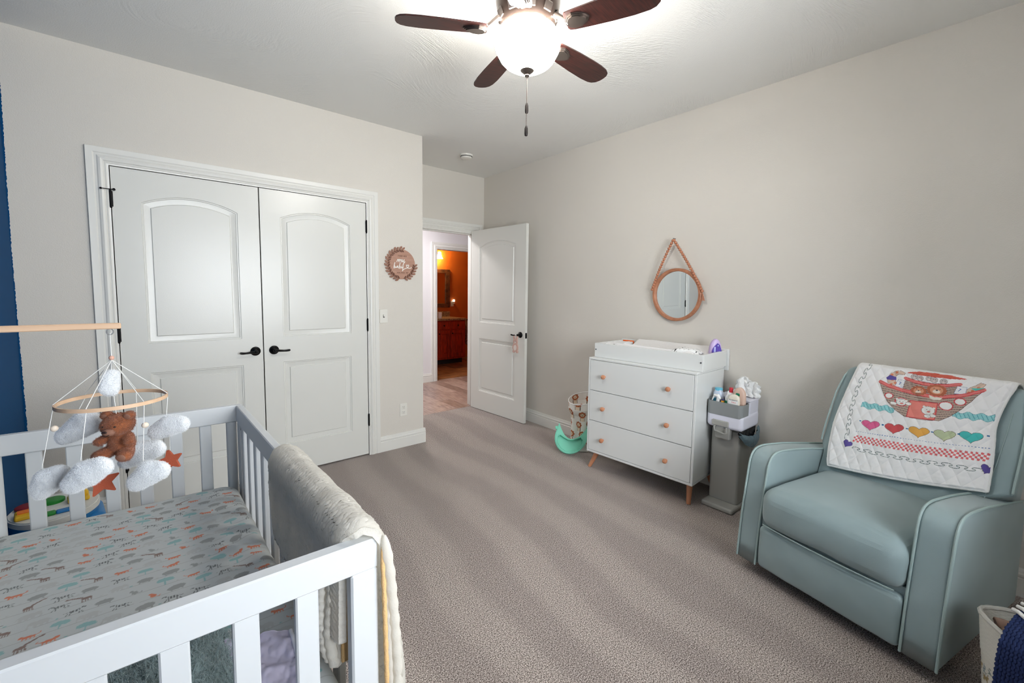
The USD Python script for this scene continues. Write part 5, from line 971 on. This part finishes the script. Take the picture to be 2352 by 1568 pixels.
def fluff(parent, name, m, n, L, w, mt_, seed=0, curl=.6):
    """short pile standing on a mesh"""
    rg = np.random.default_rng(100+seed); ar = m.area_faces; fi = rg.choice(len(ar), n, p=ar/ar.sum()); r1_, r2_ = rg.random((2, n)); fl = r1_+r2_ > 1; r1_[fl], r2_[fl] = 1-r1_[fl], 1-r2_[fl]
    t = m.vertices[m.faces[fi]]; b = t[:, 0]+(t[:, 1]-t[:, 0])*r1_[:, None]+(t[:, 2]-t[:, 0])*r2_[:, None]; d = m.face_normals[fi]+rg.normal(0, curl, (n, 3)); d /= np.linalg.norm(d, axis=1, keepdims=True); l = L*rg.uniform(.6, 1.2, (n, 1)); e = rg.normal(0, .25, (n, 3))*l
    return hairs(name, np.stack([b-d*l*.1, b+d*l*.35, b+d*l*.7+e*.5, b+d*l+e+np.array([0, 0, -.15])*l], 1), w, mt_, parent)
def cloud(p, q, r, lumps, seed, th=.62):
    """a plush cloud between the points p and q (its long axis); lumps: (place along, lift, radius)"""
    p, q = np.array(p), np.array(q); ax = (q-p)/np.linalg.norm(q-p); Ln = np.linalg.norm(q-p); view = (p+q)/2-np.array([0, 0, 1.396]); view /= np.linalg.norm(view); side = np.cross(ax, view); side /= np.linalg.norm(side); 
    if side[2] < 0: side = -side
    nrm = np.cross(ax, side); M = manifold3d.Manifold; ms = []
    pts_ = [(r*.40/Ln, -.25, .42)]+list(lumps)+[(1-r*.46/Ln, -.18, .48)]; ball = lambda a, l, k: M.sphere(k*r, 28).scale((1, 1, th)).translate((a*Ln, l*r*.8, 0))
    for i_ in range(len(pts_)-1): ms.append(M.batch_hull([ball(*pts_[i_]), ball(*pts_[i_+1])]))
    hull_ = M.batch_hull([ball(*pts_[0]), ball(*pts_[-1])])
    m = tm(M.batch_boolean(ms+[hull_], manifold3d.OpType.Add).refine_to_length(.0035)); m.merge_vertices(); trimesh.smoothing.filter_taubin(m, iterations=14); m = fuzz(m, .0018, 60, seed+1); m = fuzz(m, .0006, 260, seed)
    return place(m, p, ax, side, nrm), (p+q)/2+side*r*.75
CL = [('L', (-.2239, 1.4055, .9229), (-.1647, 1.3619, .9873), .027, [(.25, 0, .75), (.55, .2, 1.0), (.82, .05, .7)]), ('nL', (-.1681, 1.3239, .9558), (-.0879, 1.2613, 1.0111), .028, [(.2, -.05, .72), (.55, .15, 1.0), (.85, .1, .75)]),
      ('fL', (-.1965, 1.5139, 1.018), (-.112, 1.4474, 1.0707), .029, [(.18, -.1, .68), (.48, .1, .9), (.75, .25, 1.05)]), ('R', (-.0227, 1.4063, 1.0258), (.0523, 1.3455, 1.0546), .025, [(.2, 0, .75), (.55, .3, 1.0), (.85, .05, .75)]),
      ('nR', (-.0616, 1.3201, .932), (.006, 1.2671, .9758), .027, [(.22, 0, .75), (.6, .3, 1.0), (.86, 0, .72)]), ('fR', (-.0884, 1.5038, .9353), (.0038, 1.4299, .979), .029, [(.2, -.1, .68), (.55, .2, 1.0), (.85, .05, .75)])]
for i, (k_, p, q, r, lu) in enumerate(CL):
    m_, topp = cloud(p, q, r, lu, i); fluff(part('cloud', m_, m_puff, mob, smooth=True), 'fleece_pile', m_, 8000, .0030, .00045, m_puff, i); cord((*A_[k_], 1.1195), topp)
m_, _ = cloud((-.0885, 1.3995, 1.134), (-.083, 1.402, 1.196), .023, [(.28, .1, .78), (.55, .1, .72), (.78, .05, .58)], 9, .55); fluff(part('cloud', m_, m_puff, mob, smooth=True), 'fleece_pile', m_, 4500, .0030, .00045, m_puff, 9); cord(topb, (-.084, 1.401, 1.193))
def star(c, R, ang0, tilt):
    t = np.radians(ang0+np.arange(10)*36); rad = np.where(np.arange(10) % 2 == 0, R, R*.46); poly = Polygon(np.stack([rad*np.cos(t), rad*np.sin(t)], 1)).buffer(-.0012).buffer(.0022, 4)
    m = cat_(ext(poly, .007, -.0035)); vw = np.array(c)-np.array([0, 0, 1.396]); vw /= np.linalg.norm(vw); sx = np.cross(vw, [0, 0, 1]); sx /= np.linalg.norm(sx); sz = np.cross(sx, vw); vw = math.cos(tilt)*vw+math.sin(tilt)*sx; sx = np.cross(vw, sz); sx = np.cross(sz, vw)*-1; 
    return place(m, c, sx/np.linalg.norm(sx), sz, -vw)
part('star', star((.0156, 1.2955, .9811), .0265, 100, .5), m_star, mob, 'rust felt star by the lower right cloud'); part('star', star((-.1115, 1.3981, .9267), .034, 96, .1), m_star, mob, 'rust felt star under the teddy bear'); cord((.0172, 1.3824, 1.03), (.0156, 1.2955, 1.006)); 
# teddy bear in its own frame: -y is where it faces
BF = np.array([-.58, -.80, -.12]); BF /= np.linalg.norm(BF); bxv = np.cross([0, 0, 1], -BF)*-1; bxv = np.cross(-BF, [0, 0, 1]); bxv /= np.linalg.norm(bxv); bzv = np.cross(bxv, -BF)
BC = np.array([-.0735, 1.3745, 1.029]); bp_ = lambda m: place(m, BC, bxv*1.22, -BF*1.05, bzv*.96)
k = 1.0
body = blob([((( 0, 0, -.012), .0215), ((0, 0, .010), .0175)), (((0, -.002, .040), .0260), ((0, .002, .043), .0255)), (((0, 0, .012), .015), ((0, 0, .036), .017)),
    (((.016, -.002, .012), .009), ((.027, -.017, .004), .0088)), (((-.016, -.002, .012), .009), ((-.027, -.017, .004), .0088)), (((.012, -.006, -.022), .0125), ((.022, -.028, -.027), .0125)), (((-.012, -.006, -.022), .0125), ((-.022, -.028, -.027), .0125)), (((.019, .004, .061), .0095), ((.021, .004, .064), .0095)), (((-.019, .004, .061), .0095), ((-.021, .004, .064), .0095))], .003, 5)
body = fuzz(body, .0006, 300, 4)
tb_ = part('teddy_bear', bp_(body), m_bear, mob, 'brown plush teddy bear', smooth=True)
fluff(tb_, 'plush_pile', bp_(body), 14000, .0034, .0004, m_bear, 40, .7)
part('muzzle', bp_(fuzz(sph((0, -.0265, .034), .0112, 3, (1, .85, .85)), .0005, 300, 2)), m_beard, tb_, smooth=True); part('nose', bp_(sph((0, -.0365, .038), .0036, 2, (1.25, .7, .8))), m_nose, tb_)
for s in (-1, 1):
    part('eye', bp_(sph((s*.0105, -.0235, .046), .0024, 2)), m_nose, tb_); part('foot_pad', bp_(sph((s*.0225, -.0385, -.027), .0088, 2, (1, .35, 1))), m_beard, tb_); part('inner_ear', bp_(sph((s*.021, -.0042, .0635), .0068, 2, (1, .35, 1))), m_beard, tb_)
part('mouth', bp_(tube([(-.005, -.0350, .0290), (0, -.0370, .0270), (.006, -.0345, .0300)], .0007, 6)), m_nose, tb_)
cord((MC[0], MC[1], 1.133), BC+bzv*.066)

# ================================================================ toy table behind the crib
m_tw = mat('toy_white', lin(228, 228, 222), .4); m_tb = mat('toy_blue', lin(24, 120, 186), .4); m_ty = mat('toy_yellow', lin(234, 186, 36), .4); m_tg = mat('toy_green', lin(30, 140, 50), .4); m_tr = mat('toy_red', lin(130, 26, 34), .4); m_to = mat('toy_orange', lin(226, 120, 40), .4)
tt = thing('activity_table', 'blue and white toy activity table with yellow and green keys behind the crib', 'toy', (-.392, 2.88, .03), 8)
ov = lambda a, b: affinity.scale(Point(0, 0).buffer(1, 32), a, b)
part('table_top', layered(ov(.150, .170), [(.004, .300, .304), (0, .304, .326), (.005, .326, .331)]), m_tw, tt, smooth=40); part('table_body', cat_(layered(ov(.146, .166), [(.0, .262, .300), (.02, .20, .262)])), m_tb, tt, smooth=40); part('side_pod', cat_(rbox(.08, .165, -.12, .10, .15, .285, .03)), m_tb, tt)
for i, (x, y) in enumerate(((.10, -.11), (-.10, -.11), (.10, .11), (-.10, .11))): part('leg', tube([(x*.95, y*.95, .21), (x*1.1, y*1.1, -.03)], [.016, .018], 14), (m_tb, m_tw, m_ty, m_tb)[i], tt)
part('lion_knob', cat_(rbox(.040, .115, -.03, .04, .331, .352, .008), sph((.065, .0, .362), .022, 2), sph((.095, .01, .358), .019, 2), sph((.08, -.025, .352), .014, 2), rbox(.05, .11, .02, .045, .34, .385, .006)), m_ty, tt, 'yellow lion-shaped knob', smooth=40)
part('key', cat_(rbox(-.055, .0, -.12, -.085, .331, .346, .006)), m_tg, tt, 'green key'); part('key', rbox(.0, .05, -.12, -.085, .331, .343, .006), m_tb, tt, 'blue key'); part('drum_pad', lathe([(0, 0), (.042, 0), (.042, .012), (.034, .016), (0, .016)], 28, -.085, .055, .331), m_tr, tt, 'dark red drum pad'); part('drum_pad', lathe([(0, 0), (.040, 0), (.040, .012), (.033, .016), (0, .016)], 28, -.005, .06, .331), m_tg, tt, 'green drum pad')
part('page', rbox(-.125, -.065, -.09, -.01, .331, .352, .008), m_ty, tt, 'yellow page'); part('roller', cat_(tube([(-.115, -.05, .354), (-.08, -.05, .354)], .011, 14)), m_to, tt, 'orange roller')
